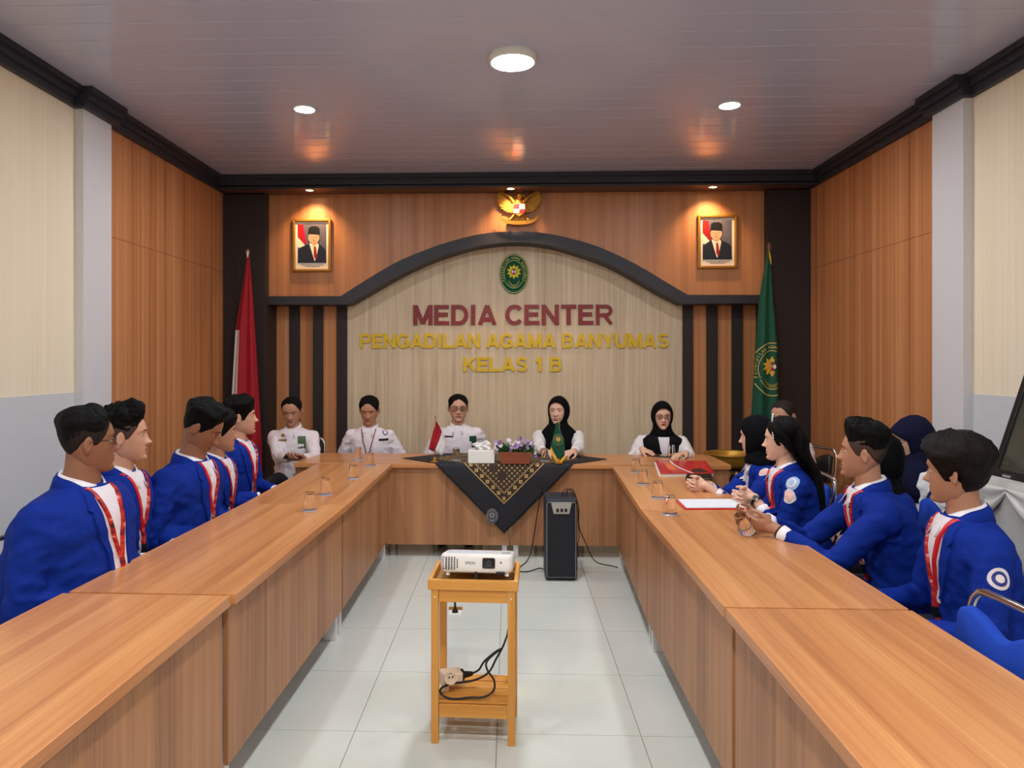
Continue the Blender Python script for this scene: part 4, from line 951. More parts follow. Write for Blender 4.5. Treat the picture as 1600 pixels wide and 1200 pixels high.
def remesh(mb, voxel, smooth=4):
    me = bpy.data.meshes.new('tmp'); me.from_pydata([Vector(v) for v in mb.v], [], mb.f)
    bm = bmesh.new(); bm.from_mesh(me); bmesh.ops.recalc_face_normals(bm, faces=bm.faces); bm.to_mesh(me); bm.free()
    o = bpy.data.objects.new('tmp', me); COL.objects.link(o)
    r = o.modifiers.new('r', 'REMESH'); r.mode = 'VOXEL'; r.voxel_size = voxel
    if smooth: s = o.modifiers.new('s', 'SMOOTH'); s.iterations = smooth; s.factor = .5
    dg = bpy.context.evaluated_depsgraph_get(); m2 = bpy.data.meshes.new_from_object(o.evaluated_get(dg))
    vs = [v.co.copy() for v in m2.vertices]; fs = [tuple(p.vertices) for p in m2.polygons]
    bpy.data.objects.remove(o); bpy.data.meshes.remove(me); bpy.data.meshes.remove(m2)
    return vs, fs
def normals(vs, fs):
    N_ = [Vector((0, 0, 0)) for _ in vs]
    for f in fs:
        n = (vs[f[1]]-vs[f[0]]).cross(vs[f[2]]-vs[f[0]])
        for i in f: N_[i] += n
    return [n.normalized() if n.length > 0 else Vector((0, 0, 1)) for n in N_]
def folds(vs, fs, amp, seed, joints=()):
    """cloth creases: soft ridged noise, stronger near elbows, armpits and waist"""
    N_ = normals(vs, fs); out = []; off = Vector((seed*3.7, seed*1.3, seed*2.1))
    for v, n in zip(vs, N_):
        k = .35
        for c_, r in joints: k += 1.1*math.exp(-((v-c_).length/r)**2)
        q = v+off; a = noise.noise(Vector((q.x*9, q.y*9, q.z*15))); b = noise.noise(Vector((q.x*22+5, q.y*22, q.z*30)))
        out.append(v+n*amp*k*((.5-abs(a))*1.3+.45*b-.25))
    return out
def patch(bvh, grid, mapf, off, skirt=.006, sides=True):
    """grid of 2-D points dropped on a surface: mapf(u, v) -> (origin, direction)"""
    rows = []; last = None
    for r in grid:
        row = []
        for (u, v) in r:
            o, d = mapf(u, v); h = bvh.ray_cast(o, d, 1.6)
            if h[0] is None: row.append(None)
            else: row.append((h[0]-d*off, d))
        rows.append(row)
    for r in rows:                                   # carry neighbours across misses
        for i in range(len(r)):
            if r[i] is None:
                for k in range(1, len(r)):
                    q = r[i-k] if i-k >= 0 else None; q2 = r[i+k] if i+k < len(r) else None
                    if q or q2: r[i] = q or q2; break
    rows = [r for r in rows if all(x is not None for x in r)]
    if len(rows) < 2: return None
    mb = MB(); mb.sheet([[x[0] for x in r] for r in rows])
    if sides:
        loop = [x for x in rows[0]]+[r[-1] for r in rows[1:]]+list(reversed(rows[-1]))[1:]+[r[0] for r in reversed(rows[1:-1])]
        mb.loft([[x[0] for x in loop], [x[0]+x[1]*(off+skirt) for x in loop]], 0, False, True)
    return mb
def strip_grid(left, right, n=14, m=4):
    def rs(p):
        P = [Vector(q) for q in p]; L_ = [0]
        for i in range(1, len(P)): L_.append(L_[-1]+(P[i]-P[i-1]).length)
        out = []
        for i in range(n+1):
            t = L_[-1]*i/n; k = 0
            while k < len(P)-2 and L_[k+1] < t: k += 1
            q = (t-L_[k])/max(1e-9, L_[k+1]-L_[k]); out.append(P[k].lerp(P[k+1], q))
        return out
    A, B = rs(left), rs(right)
    return [[tuple(a.lerp(b, j/m)) for j in range(m+1)] for a, b in zip(A, B)]
def ribbon_grid(path, w_, n=12):
    P = [Vector(q) for q in path]; L_, R_ = strip2d([tuple(q) for q in P], w_/2)
    return strip_grid([tuple(q) for q in L_], [tuple(q) for q in R_], n, 2)
def hand_mesh(wrist, fdir, palm_n, thumb_s, curl, spread=.06, size=1.0, fore=None, voxel=.0038):
    """fdir along the fingers, palm_n out of the palm, thumb_s = +1 when the thumb lies along fdir x palm_n"""
    f = Vector(fdir).normalized(); n = Vector(palm_n); n = (n-f*n.dot(f)).normalized(); s = f.cross(n)*thumb_s   # s towards the thumb
    W = Vector(wrist); k = size
    def Pt(a, b, c_): return W+f*a*k+s*b*k+n*c_*k
    m = MB()
    Rm = Matrix((s, f, n)).transposed()
    m.ell(Pt(.048, 0, 0), (.040*k, .050*k, .0145*k), 14, 10, Rm); m.ell(Pt(.07, .0, -.001), (.041*k, .024*k, .0125*k), 14, 8, Rm)
    m.ell(Pt(.035, .022, .006), (.018*k, .03*k, .014*k), 10, 8, Rm)
    lens = [(.044, .027, .022), (.049, .031, .023), (.045, .029, .022), (.036, .022, .019)]
    for i, (L3) in enumerate(lens):
        b = .029-.0195*i; base = Pt(.086-.004*abs(i-1.2), b, -.002); ang = spread*(1.4-i)
        pts = [base]; th = 0; cu = curl if not isinstance(curl, (list, tuple)) else curl[i]
        for q, l in enumerate(L3):
            th += cu*(.85, 1.05, .7)[q]; d = f*math.cos(th)*math.cos(ang)+s*math.sin(ang)*math.cos(th)+n*math.sin(th)
            pts.append(pts[-1]+d*l*k)
        r = (.0092, .0086, .0078, .0068); r = [x*k*(1 if i < 3 else .88) for x in r]
        m.caps(pts, r, 9)
    t0 = Pt(.022, .028, .006); t1 = t0+(f*.72+s*.62+n*.25).normalized()*.036*k; t2 = t1+(f*.92+s*.2+n*.35).normalized()*.03*k; t3 = t2+(f*.95-s*.1+n*.3).normalized()*.024*k
    m.caps([Pt(.012, .015, .004), t0, t1, t2, t3], [.014*k, .0125*k, .0105*k, .0095*k, .008*k], 9)
    if fore is not None: m.caps([W+(Vector(fore)-W)*.75, W+(Vector(fore)-W)*.3, W, Pt(.02, 0, 0)], [.037*k, .031*k, .0265*k, .026*k], 12)
    vs, fs = remesh(m, voxel, 3)
    return vs, fs
def ik(S_, W_, l1, l2, hint):
    d = W_-S_; L_ = d.length
    if L_ > (l1+l2)*.985: W_ = S_+d*((l1+l2)*.985/L_); d = W_-S_; L_ = d.length
    u = d/L_; a = (l1*l1-l2*l2+L_*L_)/(2*L_); h = math.sqrt(max(0, l1*l1-a*a)); hv = Vector(hint); hv = (hv-u*hv.dot(u)).normalized()
    return S_+u*a+hv*h, W_
def hair_mesh(T, st, seed):
    """shell of hair over the skull; st: hairline heights, thicknesses, roughness"""
    na, nr = 96, 30; rows = []; off = Vector((seed*5.1, seed*2.3, seed))
    ang = [-90, -60, -25, -8, 12, 30, 50, 70, 90]; hl = st['line']      # nape .. behind ear, over ear, sideburn, temple, front
    for i in range(nr+1):
        row = []; u = i/nr
        for j in range(na):
            a = 2*PI*j/na; deg = math.degrees(math.asin(math.sin(a))); zl = interp(deg, ang, hl)+st.get('jag', .005)*noise.noise(Vector((math.cos(a)*13, math.sin(a)*13, seed*1.7)))
            zt_ = .1165; z = zl+(zt_-zl)*(1-(1-u)**1.5); p = hsurf(a, z)
            cz = max(-.02, min(.03, z)); nrm = (p-Vector((0, -.008, cz*.6+.0))).normalized()
            up = max(0, min(1, (z-st.get('fade', .03))/.06)); th = st['side']+(st['top']-st['side'])*up*up*(3-2*up)
            fr = max(0, math.sin(a))*up
            th += st.get('front', 0)*fr**2*max(0, 1-abs(math.cos(a))*.6)
            th *= min(1, u*st.get('ramp', 3.0)+.05)
            q = p+off; rough = st.get('rough', .004)
            fx = st.get('freq', 34); nv_ = noise.noise(Vector((q.x*fx*1.4, q.y*fx*.55, q.z*fx)))+.5*noise.noise(Vector((q.x*fx*3, q.y*fx*1.2, q.z*fx*2)))
            lk = noise.noise(Vector((math.cos(a)*st.get('locks', 9), math.sin(a)*st.get('locks', 9), z*9+seed)))
            th += rough*(nv_+.6*lk)*min(1, u*5)*(up*.8+.2)
            v = p+nrm*max(.0006, th)
            if st.get('part'): v.z -= st['part']*gs(v.x-st.get('partx', 0), .007)*up
            v.y += st.get('sweep', 0)*fr
            if st.get('fringe') and math.sin(a) > .2: v.y += .010*(1-u)*min(1, u*8)
            row.append(T(v))
        rows.append(row)
    mb = MB(); mb.loft(rows, 0, True); return mb
LINE = {'peak': [-.046, -.038, -.016, .014, -.010, .016, .048, .076, .088], 'bald': [-.05, -.04, -.012, .02, -.002, .03, .074, .092, .090], 'fadeu': [-.02, -.012, .008, .034, .018, .040, .066, .078, .078], 'short': [-.046, -.038, -.016, .014, -.010, .022, .060, .072, .076], 'fringe': [-.066, -.058, -.03, .006, -.022, .012, .036, .045, .048],
        'high': [-.045, -.04, -.012, .02, -.004, .028, .066, .084, .080], 'long': [-.085, -.075, -.05, -.006, -.03, .02, .055, .070, .074]}
def person(c):
    """c: dict describing one sitter; the head is placed from the photograph, everything else hangs from it"""
    name = c['key']; seed = c['seed']; hs = c.get('hs', 1.04)
    Hc = atD(c['px'][0], c['px'][1], c['d']); yaw = math.radians(c['yaw']); f = Vector((math.cos(yaw), math.sin(yaw), 0)); r = Vector((math.sin(yaw), -math.cos(yaw), 0))
    hy, hp, hr = math.radians(c['head'][0]), math.radians(c['head'][1]), math.radians(c['head'][2])
    HR = Matrix.Rotation(hy-PI/2, 3, 'Z') @ Matrix.Rotation(hp, 3, 'X') @ Matrix.Rotation(hr, 3, 'Y')
    def T(p): p = Vector(p); return Hc+HR @ (Vector((p.x*c.get('wide', 1.07), p.y, p.z))*hs)
    hf = Vector((math.cos(hy), math.sin(hy), 0))
    girth = c.get('girth', 1.0); sw = c.get('sw', .185)
    N = Hc-UP*(.150*hs+c.get('nlen', .006))-f*.012-hf*.014-hf*(.05*math.sin(-hp))         # base of the neck
    lean = c.get('lean', .06); hipz = .53; hip = Vector((N.x, N.y, 0))-f*lean; zs = N.z
    root = empty('person', (hip.x, hip.y, 0), 0, c['label'], 'person', c.get('group'))
    def spine(t): 
        q = hip.lerp(Vector((N.x, N.y, 0)), t**1.3); return Vector((q.x, q.y, (hipz-.09)+(zs-hipz+.09)*t))
    secs = [(0, .168, .125), (.12, .175, .135), (.3, .166, .126+.03*(girth-1)*3), (.5, .168, .124+.02*(girth-1)*3), (.68, .180, .122), (.80, .186, .112), (.885, .172, .096), (.945, .128, .080), (.985, .085, .068), (1.0, .066, .060)]
    def torso(mb, grow=0, k=1.0, t1=1.0, n=32):
        rings = []
        for i in range(25):
            t = t1*i/24; w_ = interp(t, [s[0] for s in secs], [s[1] for s in secs]); d_ = interp(t, [s[0] for s in secs], [s[2] for s in secs]); gg = 1+(girth-1)*(1-max(0, t-.75)*2.2)
            w_ = (w_*gg*(sw/.185))*k+grow; d_ = (d_*gg)*k+grow; cc_ = spine(t)
            rings.append([cc_+r*w_*math.copysign(abs(math.cos(a))**.86, math.cos(a))+f*d_*math.copysign(abs(math.sin(a))**.86, math.sin(a)) for a in [2*PI*j/n for j in range(n)]])
        mb.loft(rings)
    shl = {}; arms = {}
    sd = c.get('slope', .086)
    for s, k_ in ((1, 'r'), (-1, 'l')):
        S_ = N+r*s*(sw-.008)*(.5+.5*girth)-UP*sd-f*.012
        Wt = c.get(k_+'w'); Wt = Vector(Wt) if Wt is not None else Vector((hip.x, hip.y, 0))+r*s*c.get('lapx', .13)+f*c.get('lapy', .26)+UP*c.get('lapz', .655)
        E_, Wt = ik(S_, Wt, .285*c.get('arm', 1), .255*c.get('arm', 1), r*s*c.get('el', .55)-f*.25-UP*1.0)
        shl[k_] = S_; arms[k_] = (S_, E_, Wt)
    # ---- clothes on the upper body
    g2 = .5+.5*girth; cl = c['clothes']; jm = MB(); torso(jm, .012)
    jl = []
    for k_ in 'rl':
        S_, E_, W_ = arms[k_]; cu = W_+(E_-W_)*c.get('cuff', .16)
        jm.ell(S_-UP*.004, (.063*g2, .063*g2, .060*g2), 14, 10)
        inn = N-UP*.050+(S_-N)*.30; jm.caps([inn, S_], [.056, .064*g2], 12); jm.caps([N-UP*.10+(S_-N)*.3, S_-UP*.02], [.08, .066*g2], 12)
        jm.caps([S_, S_.lerp(E_, .5), E_, E_.lerp(cu, .5), cu], [.064*g2, .060*g2, .052*g2, .048*g2, .041], 14)
        jl += [(E_, .10), (S_-UP*.07, .09)]
    jl.append((spine(.25), .16))
    vox = c.get('vox', .0105); vs, fs = remesh(jm, vox, 4); vs = folds(vs, fs, .017*c.get('crease', 1), seed, jl)
    top_mat = {'jacket': M_JACKET, 'shirt': M_SHIRT, 'blouse': M_BLOUSE, 'vest': M_BLOUSE}[cl]
    top = MB().add(vs, fs).build('jacket' if cl == 'jacket' else 'shirt', top_mat, root, 180)
    bvh = BVHTree.FromPolygons(vs, fs)
    def front(u, v):
        q = spine(max(0, min(1, (v-(hipz-.09))/(zs-hipz+.09)))); return (Vector((q.x, q.y, 0))+r*u+f*(.135*girth+.055)+UP*v, -f)
    def put(nm, grid, off, m_, par=None, mapf=front):
        mb = patch(bvh, grid, mapf, off)
        return mb.build(nm, m_, par or root, 60) if mb else None
    # ---- trousers and shoes
    tr = MB()
    for s in (1, -1):
        h0 = Vector((hip.x, hip.y, .50))+r*s*.085; kn = h0+f*.40+r*s*.03-UP*.0; an = kn+f*.02-UP*.40
        tr.caps([h0, h0.lerp(kn, .6), kn, kn.lerp(an, .5), an], [.085*g2, .075*g2, .060, .055, .045], 12)
        MB().loft([[an+f*(y_+.04)+r*x_ + UP*(z_-an.z) for x_, y_ in [(w_*math.cos(t*PI/8), (l_*math.sin(t*PI/8))) for t in range(16)]] for w_, l_, z_ in ((.042, .125, .004), (.046, .13, .02), (.044, .12, .05), (.036, .07, .085))]).build('shoe', c.get('shoe', M_SHOE), root, 60)
    tr.ell(Vector((hip.x, hip.y, .50)), (.15*g2, .15*g2, .09), 14, 10)
    tv, tf = remesh(tr, .02, 3); MB().add(tv, tf).build('trousers', c.get('trm', M_TROUSER), root, 180)
    # ---- skin: head, neck, core, arms and hands in one mesh
    sk = skin_mat(c['skin']); bd_ = MB(); head_mesh(bd_, T, c.get('fat', 0), c.get('nose', 1))
    hb = BVHTree.FromPolygons([Vector(v) for v in bd_.v], bd_.f)
    n0 = T((0, -.016, -.030)); nk = [n0, n0.lerp(N, .5)+hf*.004, N+UP*.004, N-UP*.05]
    rings = []
    for i in range(9):
        t = i/8; q = [nk[0].lerp(nk[1], t*2) if t < .5 else nk[1].lerp(nk[2], t*2-1)][0]; rr = (.050+.010*t)*c.get('neck', 1)*(.5+.5*girth)
        rings.append([q+(RT*math.cos(a)+FW*math.sin(a))*rr for a in [2*PI*j/20 for j in range(20)]])
    rings.append([N-UP*.05+(RT*math.cos(a)+FW*math.sin(a))*.075 for a in [2*PI*j/20 for j in range(20)]])
    bd_.loft(rings); torso(bd_, 0, .80, .97, 20)
    for k_ in 'rl':
        S_, E_, W_ = arms[k_]; bd_.caps([S_, E_, E_.lerp(W_, .6)], [.045, .038, .032], 10)
        hd = c.get('hand_'+k_)
        s = 1 if k_ == 'r' else -1
        if hd: hv, hfc = hand_mesh(W_, hd['dir'], hd['palm'], hd.get('thumb', 1), hd.get('curl', .5), hd.get('spread', .06), hd.get('size', 1.0), E_)
        else: hv, hfc = hand_mesh(W_, f*.8-r*s*.6-UP*.15, -UP, s*-1, .5, .05, 1.0, E_, .006)
        bd_.add(hv, hfc)
        cfc = W_+(E_-W_)*max(.03, c.get('cuff', .16)-.172); cfb = W_+(E_-W_)*(c.get('cuff', .16)+.035)
        if cl == 'jacket': MB().tube([cfb, cfc], [.0335, .0365], 16, cap=False).build('shirt_cuff', M_CUFF, root, 180, solid=.003)
        c.setdefault('_arm', {})[k_] = (S_, E_, W_)
    bd_.build('body', sk, root, 180)
    # ---- face details
    def onface(u, v, o=.0012):
        p = T((u, .2, v)); d = (HR @ Vector((0, -1, 0))); h = hb.ray_cast(p, d, .4); return (h[0]-d*o) if h[0] is not None else None
    def face_strip(nm, lft, rgt, m_, o=.0012, n=10):
        g_ = strip_grid(lft, rgt, n, 2); rows = [[onface(u, v, o) for u, v in rw] for rw in g_]
        rows = [rw for rw in rows if all(q is not None for q in rw)]
        if len(rows) > 1: MB().sheet(rows).build(nm, m_, root, 180)
    eyez = .004; lid = c.get('lid', .26)
    hm = c.get('hairm', M_HAIR)
    for s in (-1, 1):
        ec_ = Vector((s*.0315, .0672, eyez)); rr = .0118
        ev = MB(); R = Matrix.Rotation(math.radians(-90), 3, 'X')
        base = MB().ell((0, 0, 0), rr, 14, 12); pts = [T(ec_+R @ Vector(v)+Vector((0, 0, 0))) for v in base.v]
        ev.add(pts, base.f); mi = []
        for fc in base.f:
            zc = sum(base.v[i][2] for i in fc)/len(fc)/rr; mi.append(1 if abs(zc) > .86 else 0)
        ev.m = mi; ev.build('eye', [M_SCL, M_IRIS], root, 180)
        # lids: parts of a slightly larger ball, in skin
        lm = MB(); rows = []
        for (e0, e1) in ((lid, 1.5), (-1.4, -.36)):
            rows = []
            for i in range(6):
                el = e0+(e1-e0)*i/5; rows.append([T(ec_+Vector((rr*1.09*math.cos(el)*math.sin(az), rr*1.09*math.cos(el)*math.cos(az), rr*1.09*math.sin(el)))) for az in [(-1.35+2.7*j/10) for j in range(11)]])
            lm.sheet(rows)
        lm.build('eyelid', sk, root, 180)
        if not c.get('nolash'):
            lash = MB().tube([T(ec_+Vector((rr*1.13*math.cos(lid)*math.sin(az), rr*1.13*math.cos(lid)*math.cos(az), rr*1.13*math.sin(lid)))) for az in [(-1.2+2.4*j/8) for j in range(9)]], .0009, 5).build('eyelash', M_HAIR, root, 180)
        bz = .0255+c.get('brow', 0); th_ = c.get('browt', .0048)
        face_strip('eyebrow', [(s*.013, bz), (s*.028, bz+.005), (s*.040, bz+.003), (s*.048, bz-.003)], [(s*.013, bz-th_), (s*.028, bz+.005-th_), (s*.040, bz+.003-th_*.8), (s*.048, bz-.004)], M_HAIR, .0018)
    lp = lip_mat(c.get('lips', (150, 84, 78))); mo = c.get('mouth', 0)
    face_strip('upper_lip', [(-.024, -.0662), (-.012, -.0595), (-.004, -.0572), (0, -.0582), (.004, -.0572), (.012, -.0595), (.024, -.0662)], [(-.024, -.0664), (-.01, -.0658), (0, -.0660), (.01, -.0658), (.024, -.0664)], lp, .0008, 12)
    face_strip('lower_lip', [(-.022, -.0672-mo*.3), (-.01, -.0672-mo), (0, -.0675-mo), (.01, -.0672-mo), (.022, -.0672-mo*.3)], [(-.022, -.0676-mo*.4), (-.012, -.0745-mo), (0, -.0775-mo), (.012, -.0745-mo), (.022, -.0676-mo*.4)], lp, .0009, 12)
    if mo: face_strip('open_mouth', [(-.019, -.0664), (0, -.066), (.019, -.0664)], [(-.019, -.0676-mo*.4), (0, -.068-mo), (.019, -.0676-mo*.4)], mat('mouth_dark', (60, 24, 24), .5), .0011, 10); face_strip('teeth', [(-.013, -.0666), (.013, -.0666)], [(-.012, -.0690), (.012, -.0690)], M_CARD, .0016, 6)
    else: face_strip('mouth_line', [(-.023, -.0662), (0, -.0660), (.023, -.0662)], [(-.023, -.0668), (0, -.0670), (.023, -.0668)], lip_mat((92, 48, 44)), .0013, 10)
    if c.get('glasses'):
        gm = MB()
        for s in (-1, 1):
            loop = [T(Vector((s*.0315+.0235*math.copysign(abs(math.cos(t))**.7, math.cos(t)), .0965-.012*(abs(s*.0315+.0235*math.cos(t))/.05)**2, .003+.0165*math.copysign(abs(math.sin(t))**.7, math.sin(t))))) for t in [2*PI*i/24 for i in range(24)]]
            gm.tube(loop, .0016, 6, closed=True)
            gm.tube([T((s*.054, .085, .009)), T((s*.070, .072, .008)), T((s*.0785, .0, .006)), T((s*.079, -.02, -.006))], .0017, 6)
            MB().add(loop, [tuple(range(24))]).build('spectacle_lens', M_LENS, root)
        gm.tube([T((-.009, .0965, .006)), T((0, .099, .008)), T((.009, .0965, .006))], .0016, 6)
        gm.build('spectacles', M_SPEC, root, 60)
    # ---- hair or headscarf
    if c.get('hijab'):
        hj = c['hijab']; m_ = hj['m']; mb = MB(); rows = []
        pk = hj.get('peak', 0)
        spec = [(.0665, .090+pk, .050, .070, .080, .112), (.0735, .086+pk*.7, .040, .060, .092, .122), (.0835, .060, .018, .046, .112, .128), (.0905, .015, -.01, .010, .129, .128), (.0915, -.035, -.04, -.03, .131, .128), (.085, -.075, -.075, -.07, .116, .125), (.062, -.105, -.105, -.10, .085, .10), (.030, -.118, -.118, -.115, .045, .05), (.004, -.122, -.122, -.12, .012, .012)]
        for w_, yt, ys, yb, zt_, zb in spec:
            row = []
            for j in range(40):
                a = 2*PI*j/40; sa = math.sin(a); y = ys+(yt-ys)*max(0, sa)+(yb-ys)*max(0, -sa)**1.5
                row.append(T((w_*math.cos(a), y, (zt_ if sa > 0 else zb)*sa+(.004 if sa > 0 else 0))))
            rows.append(row)
        mb.loft(rows, 0, False); hood = mb.build('headscarf', m_, root, 180, solid=.004)
        rings = []
        for (zz, w_, df, db) in hj['drape']:
            q = Hc.lerp(Vector((N.x, N.y, Hc.z)), min(1, max(0, (-zz-.05)/.14))); row = []
            for j in range(40):
                a = 2*PI*j/40; wob = 1+.035*math.sin(a*7+zz*20+seed)
                row.append(q+r*w_*wob*math.cos(a)+f*((df if math.sin(a) > 0 else db)*wob*math.sin(a))+UP*zz*hs)
            rings.append(row)
        MB().loft(rings, 0, False).build('scarf_drape', m_, root, 180, solid=.004)
    elif c.get('hair'):
        st = c['hair']; hair_mesh(T, st, seed).build('hair', hm, root, 180)
        if st.get('stubble'):                            # clipped sides under the longer top
            hair_mesh(T, dict(line=LINE['short'], side=.0012, top=.0012, rough=0, ramp=9, jag=.003), seed).build('clipped_hair', mat('clipped_hair_%d' % st['stubble'], (st['stubble'], int(st['stubble']*.78), int(st['stubble']*.68)), .8, spec=.2), root, 180)
    for fn in c.get('extra', []): fn(dict(root=root, T=T, N=N, f=f, r=r, zs=zs, bvh=bvh, put=put, front=front, arms=arms, spine=spine, torso=torso, hf=hf, Hc=Hc, HR=HR, sk=sk))
    # ---- collar
    if c.get('collar', True):
        cm_ = M_CUFF if cl == 'jacket' else top_mat
        rows = [[], [], [], []]; nk_r = .0625*c.get('neck', 1)*(.5+.5*girth)
        for j in range(29):
            a = math.radians(-70+320*j/28)+PI            # opening in front
            a = PI/2+math.radians(16)+math.radians(328)*j/28
            ca, sa = math.cos(a), math.sin(a); fr_ = max(0, sa)**3; q = Vector((N.x, N.y, 0))+hf*.004
            rows[0].append(q+(r*ca+f*sa)*(nk_r+.001)+UP*(zs+.012-.018*sa-.012*fr_))
            rows[1].append(q+(r*ca+f*sa)*(nk_r+.004)+UP*(zs+.034-.020*sa-.018*fr_))
            rows[2].append(q+(r*ca+f*sa)*(nk_r+.009+.008*fr_)+UP*(zs+.020-.024*sa-.02*fr_))
            rows[3].append(q+(r*ca+f*sa)*(nk_r+.017+.046*fr_)+UP*(zs-.002-.026*sa-.062*fr_))
        MB().sheet(rows).build('collar', cm_, root, 180, solid=.003)
    if cl == 'jacket':
        rows = [[], [], [], []]                         # jacket collar: stands behind the shirt collar and runs into the lapels
        for j in range(33):
            a = PI/2+math.radians(24)+math.radians(312)*j/32; ca, sa = math.cos(a), math.sin(a); fr_ = max(0, sa)**2; q = Vector((N.x, N.y, 0))+hf*.002
            for k_, (dr, z0) in enumerate(((.006, .004), (.011, .026), (.021, .010), (.034, -.034))):
                rows[k_].append(q+(r*ca*1.04+f*sa)*(nk_r+dr+.012*fr_)+UP*(zs+z0-.020*sa-.045*fr_))
        MB().sheet(rows).build('jacket_collar', M_JACKET, root, 180, solid=.004)
        zb = c.get('vbot', .66); vw = c.get('vw', 1.0); lf = c.get('lanyard', True)
        put('shirt_front', strip_grid([(-.070, zs+.010), (-.066*vw, zs-.05), (-.060*vw, zs-.14), (-.042*vw, zs-.24), (-.03*vw, zb)], [(.070, zs+.010), (.066*vw, zs-.05), (.060*vw, zs-.14), (.042*vw, zs-.24), (.03*vw, zb)], 22, 8), .004, M_SHIRT)
        for s in (-1, 1):
            put('lapel', strip_grid([(s*.072, zs+.022), (s*.068*vw, zs-.05), (s*.061*vw, zs-.14), (s*.044*vw, zs-.24), (s*.031*vw, zb+.02)], [(s*.090, zs+.010), (s*.125, zs-.085), (s*.105, zs-.095), (s*.118, zs-.12), (s*.10, zs-.19), (s*.07, zs-.26), (s*.045*vw, zb+.02)], 22, 4), .0095, M_LAPEL)
        if lf:
            m1 = c.get('strap', M_STRAP); y0 = zs-.28
            for s in (-1, 1): put('lanyard_strap', ribbon_grid([(s*.076, zs+.015), (s*.060, zs-.06), (s*.036, zs-.16), (s*.008, y0)], .016, 14), .0135, M_STRAPR if (s == c.get('redside', 0)) else m1)
            put('lanyard_tail', ribbon_grid([(0, y0+.01), (-.004, y0-.07)], .019, 4), .015, m1)
            put('lanyard_buckle', ribbon_grid([(-.004, y0-.068), (-.006, y0-.105)], .022, 3), .02, M_BLACK)
            put('lanyard_end', ribbon_grid([(-.006, y0-.105), (-.008, y0-.135)], .017, 3), .014, m1)
            if y0-.13 > .74: put('name_card', strip_grid([(-.04, y0-.14), (-.04, y0-.24)], [(.025, y0-.14), (.025, y0-.24)], 4, 3), .014, M_CARD)
    elif cl == 'shirt':
        put('placket', ribbon_grid([(0, zs-.035), (0, zs-.2), (0, .70)], .032, 12), .0035, M_SHIRT)
        for i in range(5): put('button', [[(q*.005*math.cos(t), zs-.08-i*.075+q*.005*math.sin(t)) for t in [PI*k_/4 for k_ in range(9)]] for q in (.05, 1)], .006, M_CARD)
        put('pocket', strip_grid([(-.125, zs-.135), (-.125, zs-.25)], [(-.045, zs-.13), (-.045, zs-.25)], 4, 4), .004, M_SHIRT)
    return root
def camera_badge(px, py, rad, rings_, label=None, w=None, h=None):
    """a sewn or pinned mark where the photograph shows it, laid on the cloth surface"""
    def fn(E):
        d = ray(px, py).normalized(); hit = E['bvh'].ray_cast(CAM, d, 20)
        if hit[0] is None: return
        n = hit[1]; n = n if n.dot(d) < 0 else -n; t1 = UP.cross(n).normalized(); t2 = n.cross(t1)
        def mp(u, v): return (hit[0]+n*.12+t1*u+t2*v, -n)
        for i, (k_, m_) in enumerate(rings_):
            if w: g_ = strip_grid([(-w/2*k_, h/2*k_), (-w/2*k_, -h/2*k_)], [(w/2*k_, h/2*k_), (w/2*k_, -h/2*k_)], 4, 4)
            else: g_ = [[(q*k_*rad*math.cos(t), q*k_*rad*math.sin(t)) for t in [2*PI*j/20 for j in range(21)]] for q in (.02, .5, 1)]
            mb = patch(E['bvh'], g_, mp, .003+.0012*i, .004)
            if mb: mb.build(label or 'badge', m_, E['root'], 60)
    return fn
def H(d, palm, thumb=1, curl=.5, size=1.0, spread=.06): return dict(dir=Vector(d), palm=Vector(palm), thumb=thumb, curl=curl, size=size, spread=spread)
SK = {'deep': (146, 100, 76), 'brown': (180, 132, 106), 'tan': (202, 154, 128), 'light': (220, 176, 152)}
GL, GB_, GR = 'students in blue jackets at the left table', 'officials behind the head table', 'people seated at the right table'
HAIR_S = dict(line=LINE['short'], side=.006, top=.020, front=.010, fade=.03, rough=.006)
def round_patch(px, py, r, *m): return camera_badge(px, py, r, [(1-.3*i, q) for i, q in enumerate(m)])
def rect_patch(px, py, w, h, m, nm): return camera_badge(px, py, 0, [(1, m)], nm, w, h)
P_ = []
# ---------------- left table
P_.append(dict(key='L1', px=(137, 690), d=2.95, yaw=-4, head=(40, 0, 0), lean=.08, girth=1.38, sw=.20, skin=SK['deep'], fat=.004, hs=1.06, glasses=True, clothes='jacket', seed=1, slope=.105, lapx=.10, lapy=.22, vw=1.15,
  hair=dict(line=LINE['fadeu'], side=.004, top=.020, front=.008, ramp=1.7, fade=.035, rough=.007, jag=.008, stubble=38), group=GL, lips=(120, 66, 60), label='large student in glasses and open blue jacket, nearest on the left', extra=[rect_patch(166, 770, .035, .06, M_BADGEB, 'pocket_emblem')]))
P_.append(dict(key='L2', px=(196, 681), d=3.50, yaw=-2, head=(22, 0, 0), lean=.05, girth=1.0, skin=SK['tan'], clothes='jacket', vw=.75, seed=2, hs=1.03,
  hair=dict(line=LINE['fadeu'], side=.005, top=.034, front=.014, ramp=2, fade=.04, rough=.020, freq=70, sweep=.010, jag=.010, stubble=74), group=GL, redside=1, label='curly haired student in blue jacket, second from the camera on the left', extra=[rect_patch(229, 771, .03, .05, M_BADGEB, 'pocket_emblem')]))
